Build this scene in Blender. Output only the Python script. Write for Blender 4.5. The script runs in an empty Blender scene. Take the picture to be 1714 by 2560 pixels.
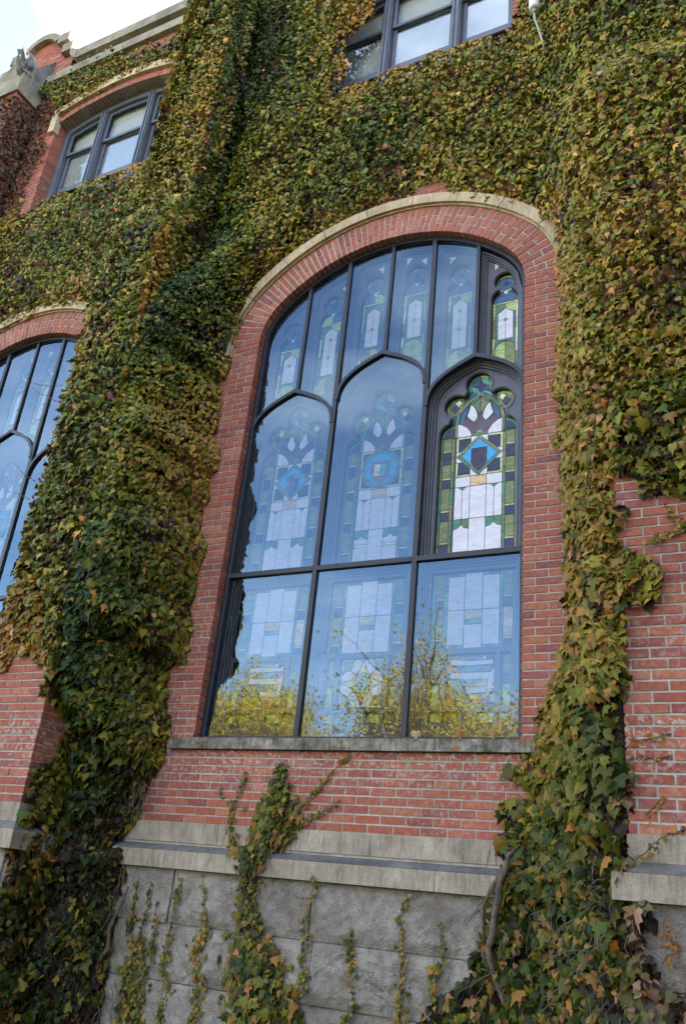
import bpy, bmesh, math, random
import numpy as np
from mathutils import Matrix, Vector

S = bpy.context.scene
COL = S.collection
random.seed(11)
RNG = np.random.default_rng(7)

# ------------------------------------------------------------------ camera
EYE_D = 6.22                       # metres from the facade plane (y = 0) to the camera; z = 0 is eye height
GROUND = -1.6
yaw, pitch, roll = -0.50728815, 0.43429124, 0.10518094
fw = Vector((math.sin(yaw)*math.cos(pitch), math.cos(yaw)*math.cos(pitch), math.sin(pitch)))
rt = fw.cross(Vector((0, 0, 1))).normalized(); up = rt.cross(fw)
r2 = rt*math.cos(roll) + up*math.sin(roll); u2 = -rt*math.sin(roll) + up*math.cos(roll)
cam = bpy.data.cameras.new('camera'); co = bpy.data.objects.new('camera', cam); COL.objects.link(co)
M3 = Matrix((r2, u2, -fw)).transposed().to_4x4(); M3.translation = Vector((0, -EYE_D, 0)); co.matrix_world = M3
cam.sensor_fit = 'VERTICAL'; cam.sensor_height = 36.0; cam.lens = 2142/2560*36.0
cam.clip_start = 0.05; cam.clip_end = 2000
S.camera = co
CAMP = np.array([0, -EYE_D, 0.0])

# ------------------------------------------------------------------ world, sun, exposure
SUN_EL = math.radians(40); SUN_AZ = math.radians(48)     # behind the building, a little to the right
sd = Vector((math.sin(SUN_AZ)*math.cos(SUN_EL), math.cos(SUN_AZ)*math.cos(SUN_EL), math.sin(SUN_EL)))
W = bpy.data.worlds.new('World'); S.world = W; W.use_nodes = True
nt = W.node_tree; nt.nodes.clear()
o = nt.nodes.new('ShaderNodeOutputWorld'); bg = nt.nodes.new('ShaderNodeBackground')
sky = nt.nodes.new('ShaderNodeTexSky'); sky.sky_type = 'NISHITA'; sky.sun_disc = False
sky.sun_elevation = SUN_EL; sky.sun_rotation = SUN_AZ; sky.air_density = 1.0; sky.dust_density = 0.8; sky.ozone_density = 1.0
tc = nt.nodes.new('ShaderNodeTexCoord'); mp = nt.nodes.new('ShaderNodeMapping'); mp.inputs['Scale'].default_value = (1.0, 1.6, 3.4)
nz = nt.nodes.new('ShaderNodeTexNoise'); nz.inputs['Scale'].default_value = 2.1; nz.inputs['Detail'].default_value = 7; nz.inputs['Roughness'].default_value = 0.55
cr = nt.nodes.new('ShaderNodeValToRGB'); cr.color_ramp.elements[0].position = 0.50; cr.color_ramp.elements[1].position = 0.84
cr.color_ramp.elements[0].color = (0, 0, 0, 1); cr.color_ramp.elements[1].color = (.62, .62, .62, 1)
mx = nt.nodes.new('ShaderNodeMix'); mx.data_type = 'RGBA'; mx.inputs['B'].default_value = (8.5, 8.6, 8.9, 1)
nt.links.new(tc.outputs['Generated'], mp.inputs['Vector']); nt.links.new(mp.outputs['Vector'], nz.inputs['Vector'])
nt.links.new(nz.outputs['Fac'], cr.inputs['Fac']); nt.links.new(cr.outputs['Color'], mx.inputs['Factor'])
nt.links.new(sky.outputs['Color'], mx.inputs['A']); nt.links.new(mx.outputs['Result'], bg.inputs['Color'])
bg.inputs['Strength'].default_value = 0.12
nt.links.new(bg.outputs['Background'], o.inputs['Surface'])
sl = bpy.data.lights.new('sun', 'SUN'); sl.energy = 3.6; sl.angle = math.radians(0.5); sl.color = (1, .95, .87)
so = bpy.data.objects.new('sun', sl); COL.objects.link(so); so.rotation_euler = (-sd).to_track_quat('-Z', 'Y').to_euler(); so.location = (0, 30, 40)
S.view_settings.view_transform = 'Standard'; S.view_settings.look = 'None'; S.view_settings.gamma = 1; S.view_settings.use_curve_mapping = False
S.view_settings.exposure = 3.0
S.view_settings.use_white_balance = True; S.view_settings.white_balance_temperature = 7200; S.view_settings.white_balance_tint = 12
S.render.engine = 'CYCLES'

# ------------------------------------------------------------------ materials
MATS = {}
def newmat(name):
    m = bpy.data.materials.new(name); m.use_nodes = True; MATS[name] = m
    n = m.node_tree; return m, n, n.nodes['Principled BSDF']
def N(n, t, **k):
    x = n.nodes.new(t)
    for a, b in k.items():
        if a in x.inputs: x.inputs[a].default_value = b
        else: setattr(x, a, b)
    return x
def noise(n, scale, detail=4, rough=.55, vec=None):
    x = N(n, 'ShaderNodeTexNoise'); x.inputs['Scale'].default_value = scale; x.inputs['Detail'].default_value = detail; x.inputs['Roughness'].default_value = rough
    if vec is None:
        g = n.nodes.get('geo') or N(n, 'ShaderNodeNewGeometry'); g.name = 'geo'; vec = g.outputs['Position']
    n.links.new(vec, x.inputs['Vector']); return x.outputs['Fac']
def ramp(n, fac, stops):
    r = N(n, 'ShaderNodeValToRGB'); e = r.color_ramp.elements
    while len(e) < len(stops): e.new(.5)
    for q, (p, c) in zip(e, stops):
        q.position = p; q.color = (c, c, c, 1) if isinstance(c, (int, float)) else (*c, 1)
    n.links.new(fac, r.inputs['Fac']); return r.outputs['Color']
def mixc(n, fac, a, b, mode='MIX'):
    m = N(n, 'ShaderNodeMix'); m.data_type = 'RGBA'; m.blend_type = mode
    for s, v in (('Factor', fac), ('A', a), ('B', b)):
        if isinstance(v, bpy.types.NodeSocket): n.links.new(v, m.inputs[s])
        else: m.inputs[s].default_value = v if s == 'Factor' else (*v, 1)
    return m.outputs['Result']
def bump(n, p, h, strength=.3, dist=.01):
    b = N(n, 'ShaderNodeBump'); b.inputs['Strength'].default_value = strength; b.inputs['Distance'].default_value = dist
    n.links.new(h, b.inputs['Height']); n.links.new(b.outputs['Normal'], p.inputs['Normal'])
def mat_plain(name, c, rough=.6, var=.25, scale=8, spec=.4, bmp=0.0, bs=60):
    m, n, p = newmat(name)
    f = noise(n, scale, 5)
    p.inputs['Base Color'].default_value = (*c, 1)
    n.links.new(ramp(n, f, [(.3, tuple(x*(1-var) for x in c)), (.7, tuple(min(1, x*(1+var)) for x in c))]), p.inputs['Base Color'])
    p.inputs['Roughness'].default_value = rough; p.inputs['Specular IOR Level'].default_value = spec
    if bmp: bump(n, p, noise(n, bs, 4), bmp, .01)
    return m
def mat_brick():
    m, n, p = newmat('brick')
    a = N(n, 'ShaderNodeAttribute'); a.attribute_name = 'tint'
    c = mixc(n, .55, a.outputs['Color'], ramp(n, noise(n, 34, 5, .65), [(.3, .45), (.7, 1.35)]), 'MULTIPLY')
    # patchy lime bloom, heavier on the weathered strips
    f = ramp(n, noise(n, 26, 7, .72), [(.50, 0.0), (.62, 1.0)])
    g = ramp(n, noise(n, 1.1, 3, .5), [(.48, 0.0), (.66, .5)])
    sx = N(n, 'ShaderNodeSeparateXYZ'); n.links.new(n.nodes['geo'].outputs['Position'], sx.inputs[0])
    # lime washed down from the sill and along the right hand jamb
    mr = N(n, 'ShaderNodeMapRange', interpolation_type='SMOOTHSTEP'); mr.inputs['From Min'].default_value = .62; mr.inputs['From Max'].default_value = 1.12; mr.inputs['To Max'].default_value = 1.0; n.links.new(sx.outputs['Z'], mr.inputs['Value'])
    m2 = N(n, 'ShaderNodeMapRange', interpolation_type='SMOOTHSTEP'); m2.inputs['From Min'].default_value = 1.16; m2.inputs['From Max'].default_value = 1.3; m2.inputs['To Min'].default_value = 1; m2.inputs['To Max'].default_value = .12; n.links.new(sx.outputs['Z'], m2.inputs['Value'])
    mm = N(n, 'ShaderNodeMath', operation='MULTIPLY'); n.links.new(mr.outputs[0], mm.inputs[0]); n.links.new(m2.outputs[0], mm.inputs[1])
    ma = N(n, 'ShaderNodeMath', operation='MAXIMUM'); n.links.new(mm.outputs[0], ma.inputs[0]); n.links.new(g, ma.inputs[1]); g = ma.outputs[0]
    k = N(n, 'ShaderNodeMath', operation='MULTIPLY'); n.links.new(f, k.inputs[0]); n.links.new(g, k.inputs[1])
    c = mixc(n, k.outputs[0], c, (.50, .42, .38))
    d = ramp(n, noise(n, 90, 3, .6), [(.30, .55), (.42, 0.0)])
    k2 = N(n, 'ShaderNodeMath', operation='MULTIPLY'); n.links.new(d, k2.inputs[0]); k2.inputs[1].default_value = .6
    c = mixc(n, k2.outputs[0], c, (.035, .02, .018))
    n.links.new(c, p.inputs['Base Color']); p.inputs['Roughness'].default_value = .86; p.inputs['Specular IOR Level'].default_value = .25
    c = mixc(n, .8, c, ramp(n, noise(n, 1.3, 5, .65), [(.3, .74), (.68, 1.2)]), 'MULTIPLY'); n.links.new(c, p.inputs['Base Color'])
    bump(n, p, noise(n, 120, 5, .7), .35, .006); return m
def mat_mortar():
    m, n, p = newmat('mortar')
    c = ramp(n, noise(n, 14, 6, .65), [(.3, (.34, .31, .27)), (.7, (.58, .54, .49))])
    n.links.new(c, p.inputs['Base Color']); p.inputs['Roughness'].default_value = .95; p.inputs['Specular IOR Level'].default_value = .1
    c = mixc(n, .8, c, ramp(n, noise(n, 1.9, 5, .65), [(.3, .62), (.68, 1.15)]), 'MULTIPLY'); n.links.new(c, p.inputs['Base Color'])
    bump(n, p, noise(n, 150, 4), .5, .006); return m
def mat_stone(name, lo, hi, stain, streak=True, bs=70, bstr=.35):
    m, n, p = newmat(name)
    c = ramp(n, noise(n, 7, 7, .62), [(.3, lo), (.7, hi)])
    g = n.nodes['geo']
    mpn = N(n, 'ShaderNodeMapping'); mpn.inputs['Scale'].default_value = (38, 38, 6) if streak else (5, 5, 5)
    n.links.new(g.outputs['Position'], mpn.inputs['Vector'])
    s = ramp(n, noise(n, 1.0, 5, .6, mpn.outputs['Vector']), [(.46, 0.0), (.76, .75)])
    c = mixc(n, s, c, stain)
    sp = ramp(n, noise(n, 130, 3, .6), [(.32, .8), (.42, 0.0)])
    c = mixc(n, sp, c, tuple(x*.35 for x in lo))
    c = mixc(n, .75, c, ramp(n, noise(n, 2.2, 6, .7), [(.3, .62), (.7, 1.25)]), 'MULTIPLY')
    n.links.new(c, p.inputs['Base Color']); p.inputs['Roughness'].default_value = .9; p.inputs['Specular IOR Level'].default_value = .2
    bump(n, p, noise(n, bs, 6, .65), bstr, .01); return m
def rough_rock(name):
    m = MATS[name]; n = m.node_tree; p = n.nodes['Principled BSDF']; old = p.inputs['Base Color'].links[0].from_socket
    c = mixc(n, .8, old, ramp(n, noise(n, 15, 8, .72), [(.34, .72), (.62, 1.3)]), 'MULTIPLY')
    v = N(n, 'ShaderNodeTexVoronoi'); v.feature = 'DISTANCE_TO_EDGE'; v.inputs['Scale'].default_value = 3.1
    d = N(n, 'ShaderNodeMix'); d.data_type = 'VECTOR'; nz = N(n, 'ShaderNodeTexNoise'); nz.inputs['Scale'].default_value = 5; nz.inputs['Detail'].default_value = 5; n.links.new(n.nodes['geo'].outputs['Position'], nz.inputs['Vector'])
    d.inputs['Factor'].default_value = .22; n.links.new(n.nodes['geo'].outputs['Position'], d.inputs['A']); n.links.new(nz.outputs['Color'], d.inputs['B']); n.links.new(d.outputs['Result'], v.inputs['Vector'])
    crk = ramp(n, v.outputs['Distance'], [(.0, .45), (.012, 1.0)]); gate = ramp(n, noise(n, 1.7, 2), [(.53, 0.0), (.60, .9)])
    c2 = mixc(n, 1.0, c, crk, 'MULTIPLY'); c = mixc(n, gate, c, c2); n.links.new(c, p.inputs['Base Color'])
    h = N(n, 'ShaderNodeMath', operation='ADD'); n.links.new(noise(n, 13, 8, .75), h.inputs[0]); n.links.new(noise(n, 70, 5, .7), h.inputs[1]); bump(n, p, h.outputs[0], 1.0, .028)
def mat_sill():
    m = mat_stone('sill_stone', (.17, .15, .12), (.38, .34, .28), (.05, .046, .04), True)
    n = m.node_tree; p = n.nodes['Principled BSDF']; old = p.inputs['Base Color'].links[0].from_socket
    n.links.new(mixc(n, .85, old, ramp(n, noise(n, 11, 7, .7), [(.36, .35), (.58, 1.2)]), 'MULTIPLY'), p.inputs['Base Color'])
    n = m.node_tree; p = n.nodes['Principled BSDF']; old = p.inputs['Base Color'].links[0].from_socket
    c = mixc(n, ramp(n, noise(n, 6, 5, .6), [(.60, 0.0), (.70, .8)]), old, (.26, .10, .03))
    n.links.new(c, p.inputs['Base Color']); return m
def mat_leaf(name, rough=.48, spec=.22):
    m, n, p = newmat(name)
    a = N(n, 'ShaderNodeAttribute'); a.attribute_name = 'tint'
    c = mixc(n, .5, a.outputs['Color'], ramp(n, noise(n, 55, 4, .6), [(.25, .55), (.75, 1.5)]), 'MULTIPLY')
    n.links.new(c, p.inputs['Base Color']); p.inputs['Roughness'].default_value = rough; p.inputs['Specular IOR Level'].default_value = spec
    tr = N(n, 'ShaderNodeBsdfTranslucent'); n.links.new(c, tr.inputs['Color'])
    ms = N(n, 'ShaderNodeMixShader'); ms.inputs[0].default_value = .08
    out = n.nodes['Material Output']; n.links.new(p.outputs[0], ms.inputs[1]); n.links.new(tr.outputs[0], ms.inputs[2]); n.links.new(ms.outputs[0], out.inputs['Surface'])
    return m
def mat_glass(name, ior, tint=(.90, .94, .97), wav=.0, refl=(.50, .75, 1)):
    m, n, p = newmat(name); n.nodes.remove(p)
    fr = N(n, 'ShaderNodeFresnel'); fr.inputs['IOR'].default_value = ior
    t = N(n, 'ShaderNodeBsdfTransparent'); t.inputs['Color'].default_value = (*tint, 1)
    g = N(n, 'ShaderNodeBsdfGlossy'); g.inputs['Roughness'].default_value = 0.012; g.inputs['Color'].default_value = (*refl, 1)
    if wav:
        b = N(n, 'ShaderNodeBump'); b.inputs['Strength'].default_value = wav; b.inputs['Distance'].default_value = .02
        n.links.new(noise(n, 1.6, 2, .4), b.inputs['Height']); n.links.new(b.outputs['Normal'], g.inputs['Normal'])
    ms = N(n, 'ShaderNodeMixShader'); n.links.new(fr.outputs[0], ms.inputs[0]); n.links.new(t.outputs[0], ms.inputs[1]); n.links.new(g.outputs[0], ms.inputs[2])
    n.links.new(ms.outputs[0], n.nodes['Material Output'].inputs['Surface']); return m
def mat_pane(name, c, var=.3):
    m, n, p = newmat('pane_'+name)
    g = N(n, 'ShaderNodeNewGeometry'); g.name = 'geo'
    mpn = N(n, 'ShaderNodeMapping'); mpn.inputs['Scale'].default_value = (9, 9, 22); mpn.inputs['Rotation'].default_value = (0, .5, 0)
    n.links.new(g.outputs['Position'], mpn.inputs['Vector'])
    f = N(n, 'ShaderNodeTexNoise'); f.inputs['Scale'].default_value = 1; f.inputs['Detail'].default_value = 4; f.inputs['Distortion'].default_value = 1.2
    n.links.new(mpn.outputs['Vector'], f.inputs['Vector'])
    lo = tuple(x*(1-var) for x in c); hi = tuple(min(.9, x*(1+var)+.01) for x in c)
    n.links.new(ramp(n, f.outputs['Fac'], [(.3, lo), (.7, hi)]), p.inputs['Base Color'])
    p.inputs['Roughness'].default_value = .3; p.inputs['Specular IOR Level'].default_value = .35
    return m
mat_brick(); mat_mortar(); mat_sill(); mat_leaf('leaf'); mat_leaf('yellow_leaf', .6, .2)
mat_stone('trim_stone', (.45, .335, .205), (.60, .465, .305), (.24, .19, .12), True)
mat_stone('ledge_stone', (.33, .275, .21), (.46, .395, .315), (.12, .10, .08), True)
mat_stone('coping_stone', (.20, .175, .13), (.34, .295, .22), (.12, .10, .07), False)
mat_stone('slate_ledge', (.13, .122, .115), (.24, .228, .215), (.07, .066, .06), False)
mat_stone('rock_stone', (.33, .295, .255), (.50, .455, .41), (.23, .18, .135), False, 30, 1.0)
rough_rock('rock_stone')
mat_stone('dark_stone', (.06, .06, .06), (.20, .19, .18), (.03, .03, .03), False, 40, .8)
mat_plain('storm_bar', (.018, .020, .028), .4, .2)
mat_plain('painted_frame', (.092, .090, .115), .38, .15)
mat_plain('sash_paint', (.105, .115, .145), .45, .15)
mat_plain('lead', (.045, .05, .045), .5, .3)
mat_plain('blind', (.42, .40, .35), .8, .06, 3)
mat_plain('pale_blind_sky', (.80, .82, .84), .8, .06, 3)
mat_plain('bark', (.085, .062, .045), .9, .4, 30, .2, .6)
mat_plain('vine_wood', (.135, .105, .08), .95, .5, 22, .1, 1.0, 45)
mat_plain('twig', (.13, .10, .075), .9, .4, 30, .2)
mat_plain('lamp_paint', (.72, .72, .70), .4, .05)
mat_plain('conduit', (.35, .36, .36), .5, .2)
mat_plain('grass', (.05, .075, .025), .9, .5, 1.5, .2, .5)
mat_plain('asphalt', (.05, .05, .052), .9, .3, 3, .2)
mat_plain('siding', (.38, .37, .35), .8, .1)
mat_plain('roof_shingle', (.11, .105, .10), .9, .3)
mat_plain('dark_room', (.015, .015, .018), .9, .2)
mat_glass('storm_glass', 1.98); mat_glass('sash_glass', 2.9, refl=(.85, .93, 1)); mat_glass('plain_glass', 1.25)
PC = dict(white=(.66, .63, .70), tan=(.60, .42, .22), olive=(.18, .19, .07), green=(.085, .17, .075), teal=(.05, .20, .14), navy=(.012, .02, .065), blue=(.03, .10, .22),
          cyan=(.02, .34, .66), mauve=(.10, .065, .085), purple=(.035, .018, .05), pale=(.50, .56, .26), orange=(.50, .19, .06), cream=(.70, .70, .48), rust=(.30, .10, .06), lime=(.36, .46, .15), bluegreen=(.10, .33, .28))
def mat_wing_blocker():
    m, n, p = newmat('wing_blocker_brick'); b = N(n, 'ShaderNodeTexBrick'); b.inputs['Scale'].default_value = 1; b.inputs['Brick Width'].default_value = .214; b.inputs['Row Height'].default_value = .0677; b.inputs['Mortar Size'].default_value = .007
    b.inputs['Color1'].default_value = (.34, .085, .062, 1); b.inputs['Color2'].default_value = (.26, .065, .055, 1); b.inputs['Mortar'].default_value = (.42, .39, .35, 1)
    g = N(n, 'ShaderNodeNewGeometry'); x = N(n, 'ShaderNodeSeparateXYZ'); c = N(n, 'ShaderNodeCombineXYZ'); a = N(n, 'ShaderNodeMath', operation='ADD'); n.links.new(g.outputs['Position'], x.inputs[0])
    n.links.new(x.outputs['X'], a.inputs[0]); n.links.new(x.outputs['Y'], a.inputs[1]); n.links.new(a.outputs[0], c.inputs['X']); n.links.new(x.outputs['Z'], c.inputs['Y']); n.links.new(c.outputs[0], b.inputs['Vector'])
    n.links.new(b.outputs['Color'], p.inputs['Base Color']); p.inputs['Roughness'].default_value = .9
mat_wing_blocker(); mat_plain('window_pane', (.02, .025, .03), .05, .1, 2, .6)
for k, c in PC.items(): mat_pane(k, c, .12 if k in ('white', 'cyan') else .35)

# ------------------------------------------------------------------ helpers
def link(o, parent=None):
    COL.objects.link(o)
    if parent is not None: o.parent = parent
    return o
def empty(name, parent=None, loc=(0, 0, 0)):
    o = bpy.data.objects.new(name, None); o.location = loc; o.empty_display_size = .2; return link(o, parent)
def tag(o, label, cat, group=None):
    o['label'] = label; o['category'] = cat
    if group: o['group'] = group
    return o
def mesh_obj(name, vs, fs, mat, parent=None, smooth=False, stuff=False):
    me = bpy.data.meshes.new(name); me.from_pydata([tuple(map(float, v)) for v in vs], [], fs); me.materials.append(MATS[mat])
    if smooth: me.polygons.foreach_set('use_smooth', [True]*len(me.polygons))
    me.update(); o = bpy.data.objects.new(name, me)
    if stuff: o['kind'] = 'stuff'
    return link(o, parent)
def set_tint(me, rgb):
    a = me.color_attributes.new('tint', 'FLOAT_COLOR', 'POINT')
    arr = np.ones((len(me.vertices), 4), np.float32); arr[:, :3] = rgb; a.data.foreach_set('color', arr.ravel())
def area(poly):
    return .5*sum(poly[i][0]*poly[(i+1) % len(poly)][1]-poly[(i+1) % len(poly)][0]*poly[i][1] for i in range(len(poly)))
def ccw(poly): return poly if area(poly) > 0 else poly[::-1]
def inset(poly, d):
    p = ccw(list(poly)); n = len(p); out = []
    for i in range(n):
        a, b, c = p[i-1], p[i], p[(i+1) % n]
        e1 = np.array([b[0]-a[0], b[1]-a[1]]); e2 = np.array([c[0]-b[0], c[1]-b[1]])
        l1, l2 = np.hypot(*e1) or 1e-9, np.hypot(*e2) or 1e-9
        n1 = np.array([-e1[1], e1[0]])/l1; n2 = np.array([-e2[1], e2[0]])/l2
        m = n1+n2; q = m@m
        m = n1 if q < 1e-6 else m*(2/q)
        L = np.hypot(*m)
        if L > 2.2: m = m*2.2/L
        out.append((b[0]+m[0]*d, b[1]+m[1]*d))
    return out
def prism_data(poly, y0, y1, back=False, vs=None, fs=None):
    """outline (x,z) extruded from y0 (front, toward -Y) to y1"""
    p = ccw(poly); vs = [] if vs is None else vs; fs = [] if fs is None else fs; b = len(vs); n = len(p)
    vs += [(x, y0, z) for x, z in p] + [(x, y1, z) for x, z in p]
    fs.append([b+i for i in range(n)])
    for i in range(n):
        j = (i+1) % n; fs.append([b+i, b+n+i, b+n+j, b+j])
    if back: fs.append([b+n+i for i in range(n)][::-1])
    return vs, fs
def prism(name, poly, y0, y1, mat, parent, back=False):
    v, f = prism_data(poly, y0, y1, back); return mesh_obj(name, v, f, mat, parent)
def rect(x0, x1, z0, z1): return [(x0, z0), (x1, z0), (x1, z1), (x0, z1)]
def box_data(x0, x1, y0, y1, z0, z1, vs=None, fs=None):
    vs = [] if vs is None else vs; fs = [] if fs is None else fs; b = len(vs)
    vs += [(x0, y0, z0), (x1, y0, z0), (x1, y1, z0), (x0, y1, z0), (x0, y0, z1), (x1, y0, z1), (x1, y1, z1), (x0, y1, z1)]
    fs += [[b+i for i in q] for q in ((0, 1, 5, 4), (1, 2, 6, 5), (2, 3, 7, 6), (3, 0, 4, 7), (4, 5, 6, 7), (3, 2, 1, 0))]
    return vs, fs
def box(name, x0, x1, y0, y1, z0, z1, mat, parent):
    v, f = box_data(x0, x1, y0, y1, z0, z1); return mesh_obj(name, v, f, mat, parent)
def plate(name, outer, holes, y0, y1, mat, parent, bevel=0.0):
    cu = bpy.data.curves.new(name, 'CURVE'); cu.dimensions = '2D'; cu.fill_mode = 'BOTH'
    for L in [outer]+list(holes):
        s = cu.splines.new('POLY'); s.points.add(len(L)-1)
        for q, (x, z) in zip(s.points, L): q.co = (x, z, 0, 1)
        s.use_cyclic_u = True
    cu.extrude = max(1e-4, (y1-y0)/2-bevel); cu.bevel_depth = bevel; cu.bevel_resolution = 1
    if bevel: cu.offset = -bevel
    t = bpy.data.objects.new('tmp', cu); me = bpy.data.meshes.new_from_object(t)
    bpy.data.objects.remove(t); bpy.data.curves.remove(cu)
    me.transform(Matrix(((1, 0, 0, 0), (0, 0, -1, (y0+y1)/2), (0, 1, 0, 0), (0, 0, 0, 1))))
    me.name = name; me.materials.clear(); me.materials.append(MATS[mat])
    return link(bpy.data.objects.new(name, me), parent)
def tube_data(path, radii, nseg=6, vs=None, fs=None):
    vs = [] if vs is None else vs; fs = [] if fs is None else fs
    P = [Vector(p) for p in path]; base = len(vs)
    for i, p in enumerate(P):
        d = (P[min(i+1, len(P)-1)]-P[max(i-1, 0)]).normalized()
        a = d.cross(Vector((.31, .9, .17))).normalized(); b = d.cross(a); r = radii[i] if hasattr(radii, '__len__') else radii
        for k in range(nseg):
            t = 2*math.pi*k/nseg; q = p+(a*math.cos(t)+b*math.sin(t))*r; vs.append(tuple(q))
    for i in range(len(P)-1):
        for k in range(nseg):
            k2 = (k+1) % nseg; a = base+i*nseg
            fs.append([a+k, a+k2, a+nseg+k2, a+nseg+k])
    fs.append([base+k for k in range(nseg)][::-1]); fs.append([base+(len(P)-1)*nseg+k for k in range(nseg)])
    return vs, fs
def inside(poly, X, Z):
    X = np.asarray(X, float); Z = np.asarray(Z, float); r = np.zeros(X.shape, bool); n = len(poly)
    for i in range(n):
        x1, z1 = poly[i]; x2, z2 = poly[(i+1) % n]
        if z1 == z2: continue
        c = ((z1 > Z) != (z2 > Z)) & (X < (x2-x1)*(Z-z1)/(z2-z1)+x1); r ^= c
    return r
def edge_dist(poly, X, Z):
    d = np.full(np.shape(X), 1e9); n = len(poly)
    for i in range(n):
        a = np.array(poly[i]); b = np.array(poly[(i+1) % n]); e = b-a; L = e@e or 1e-9
        t = np.clip(((X-a[0])*e[0]+(Z-a[1])*e[1])/L, 0, 1)
        d = np.minimum(d, np.hypot(X-a[0]-t*e[0], Z-a[1]-t*e[1]))
    return d
def vnoise(x, z, seed=0):
    xi = np.floor(x).astype(np.int64); zi = np.floor(z).astype(np.int64); fx = x-xi; fz = z-zi
    fx = fx*fx*(3-2*fx); fz = fz*fz*(3-2*fz)
    def h(a, b):
        v = np.sin(a*127.1+b*311.7+seed*74.7)*43758.5453; return v-np.floor(v)
    return (h(xi, zi)*(1-fx)+h(xi+1, zi)*fx)*(1-fz)+(h(xi, zi+1)*(1-fx)+h(xi+1, zi+1)*fx)*fz
def fbm(x, z, seed=0, oct=3):
    s = 0; a = .5; t = 0
    for i in range(oct): s = s+a*vnoise(x*2**i, z*2**i, seed+i*13); t += a; a *= .55
    return s/t
def to_px(P):
    """image-plane position and distance, only used to pick which pieces show largest"""
    v = np.asarray(P)-CAMP; A = np.array([list(r2), list(u2), list(fw)])
    c = v@A.T; return c[..., 0]/c[..., 2], c[..., 1]/c[..., 2], c[..., 2]
HALF_W = 857/2142*1.04; HALF_H = 1280/2142*1.03

# ------------------------------------------------------------------ outlines of the ivy on the walls, in metres on each wall face
BARE = [(-5.08, 5.36),(-5.04, 5.33),(-5.05, 5.14),(-5.16, 5.07),(-5.06, 4.82),(-5.08, 4.67),(-5.07, 4.51),(-5.09, 4.39),(-4.98, 4.18),(-4.97, 3.97),(-5.06, 3.88),(-4.99, 3.63),(-5.06, 3.57),(-5.05, 3.32),(-4.95, 3.14),(-4.95, 3.06),(-4.98, 2.85),(-4.96, 2.66),(-5.01, 2.48),(-4.94, 2.31),(-4.94, 2.06),(-4.97, 1.97),(-5.14, 1.95),(-5.1, 1.78),(-5.08, 1.55),(-4.99, 1.42),(-4.99, 1.3),(-4.99, 1.09),(-5.06, 0.96),(-5.15, 0.83),(-5.15, 0.71),(-5.18, 0.54),(-5.3, 0.39),(-5.26, 0.32),(-5.15, 0.27),(-5.16, 0.16),(-5.09, 0.11),(-5.17, -0.01),(-5.12, -0.24),(-5.1, -0.67),(-5.08, -1.18),(-2.49, -0.81),(-2.39, -0.55),(-2.28, -0.44),(-2.18, -0.38),(-2.08, -0.32),(-2.11, -0.23),(-2.02, -0.11),(-1.98, 0.07),(-1.87, 0.36),(-1.83, 0.42),(-1.9, 0.5),(-1.93, 0.58),(-1.86, 0.65),(-1.95, 0.71),(-1.95, 0.81),(-1.74, 0.85),(-1.7, 0.91),(-1.85, 0.98),(-1.87, 1.01),(-1.8, 1.12),(-1.62, 1.17),(-1.69, 1.25),(-1.63, 1.3),(-1.65, 1.4),(-1.64, 1.48),(-1.55, 1.57),(-1.48, 1.7),(-1.4, 1.88),(-1.31, 2.05),(-1.37, 2.15),(-1.34, 2.27),(-1.32, 2.38),(-1.42, 2.43),(-1.33, 2.53),(-1.38, 2.63),(-1.34, 2.69),(-1.42, 2.76),(-1.32, 2.94),(-1.42, 3.05),(-1.38, 3.12),(-1.39, 3.32),(-1.34, 3.43),(-1.41, 3.48),(-1.51, 3.59),(-1.37, 3.84),(-1.5, 4.03),(-1.46, 4.29),(-1.41, 4.32),(-1.45, 4.51),(-1.38, 4.67),(-1.4, 4.92),(-1.42, 5.3),(-1.43, 5.64),(-1.45, 5.94),(-1.57, 6.16),(-1.73, 6.35),(-1.93, 6.51),(-2.23, 6.63),(-2.46, 6.75),(-2.6, 6.82),(-2.63, 7.0),(-2.66, 7.08),(-2.97, 7.15),(-3.05, 7.0),(-3.31, 7.05),(-3.47, 7.0),(-3.64, 6.92),(-3.97, 6.89),(-3.99, 6.83),(-4.26, 6.78),(-4.55, 6.59),(-4.84, 6.37),(-4.95, 6.05),(-5.02, 5.73)]
UC_HOLE = [(-3.94, 12.34),(-3.78, 10.55),(-3.79, 10.37),(-3.98, 10.24),(-4.1, 10.06),(-4.13, 9.83),(-4.04, 9.53),(-4.12, 9.31),(-4.15, 9.14),(-3.87, 9.16),(-3.65, 9.08),(-3.54, 9.22),(-3.33, 9.17),(-3.14, 9.1),(-2.91, 9.22),(-2.7, 9.12),(-2.48, 9.16),(-2.22, 9.1),(-2.03, 9.03),(-1.94, 9.2),(-1.87, 9.46),(-1.89, 10.94)]
PIER_R = [(-1.3, 13),(-1.3, 2.95),(-0.88, 2.86),(-0.77, 2.82),(-0.73, 2.67),(-0.64, 2.67),(-0.55, 2.64),(-0.44, 2.63),(-0.02, 2.57),(0.56, 13)]
PIER_R_EDGE = [(-0.87, 2.64),(-0.82, 2.54),(-0.88, 2.45),(-0.87, 2.33),(-0.81, 2.26),(-0.71, 2.25),(-0.63, 2.13),(-0.67, 2.03),(-0.65, 1.95),(-0.76, 1.88),(-0.83, 1.91),(-0.87, 1.77),(-0.85, 1.68),(-0.88, 1.54),(-0.88, 1.37),(-0.9, 1.32),(-1.01, 1.33),(-0.97, 2.66)]
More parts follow.
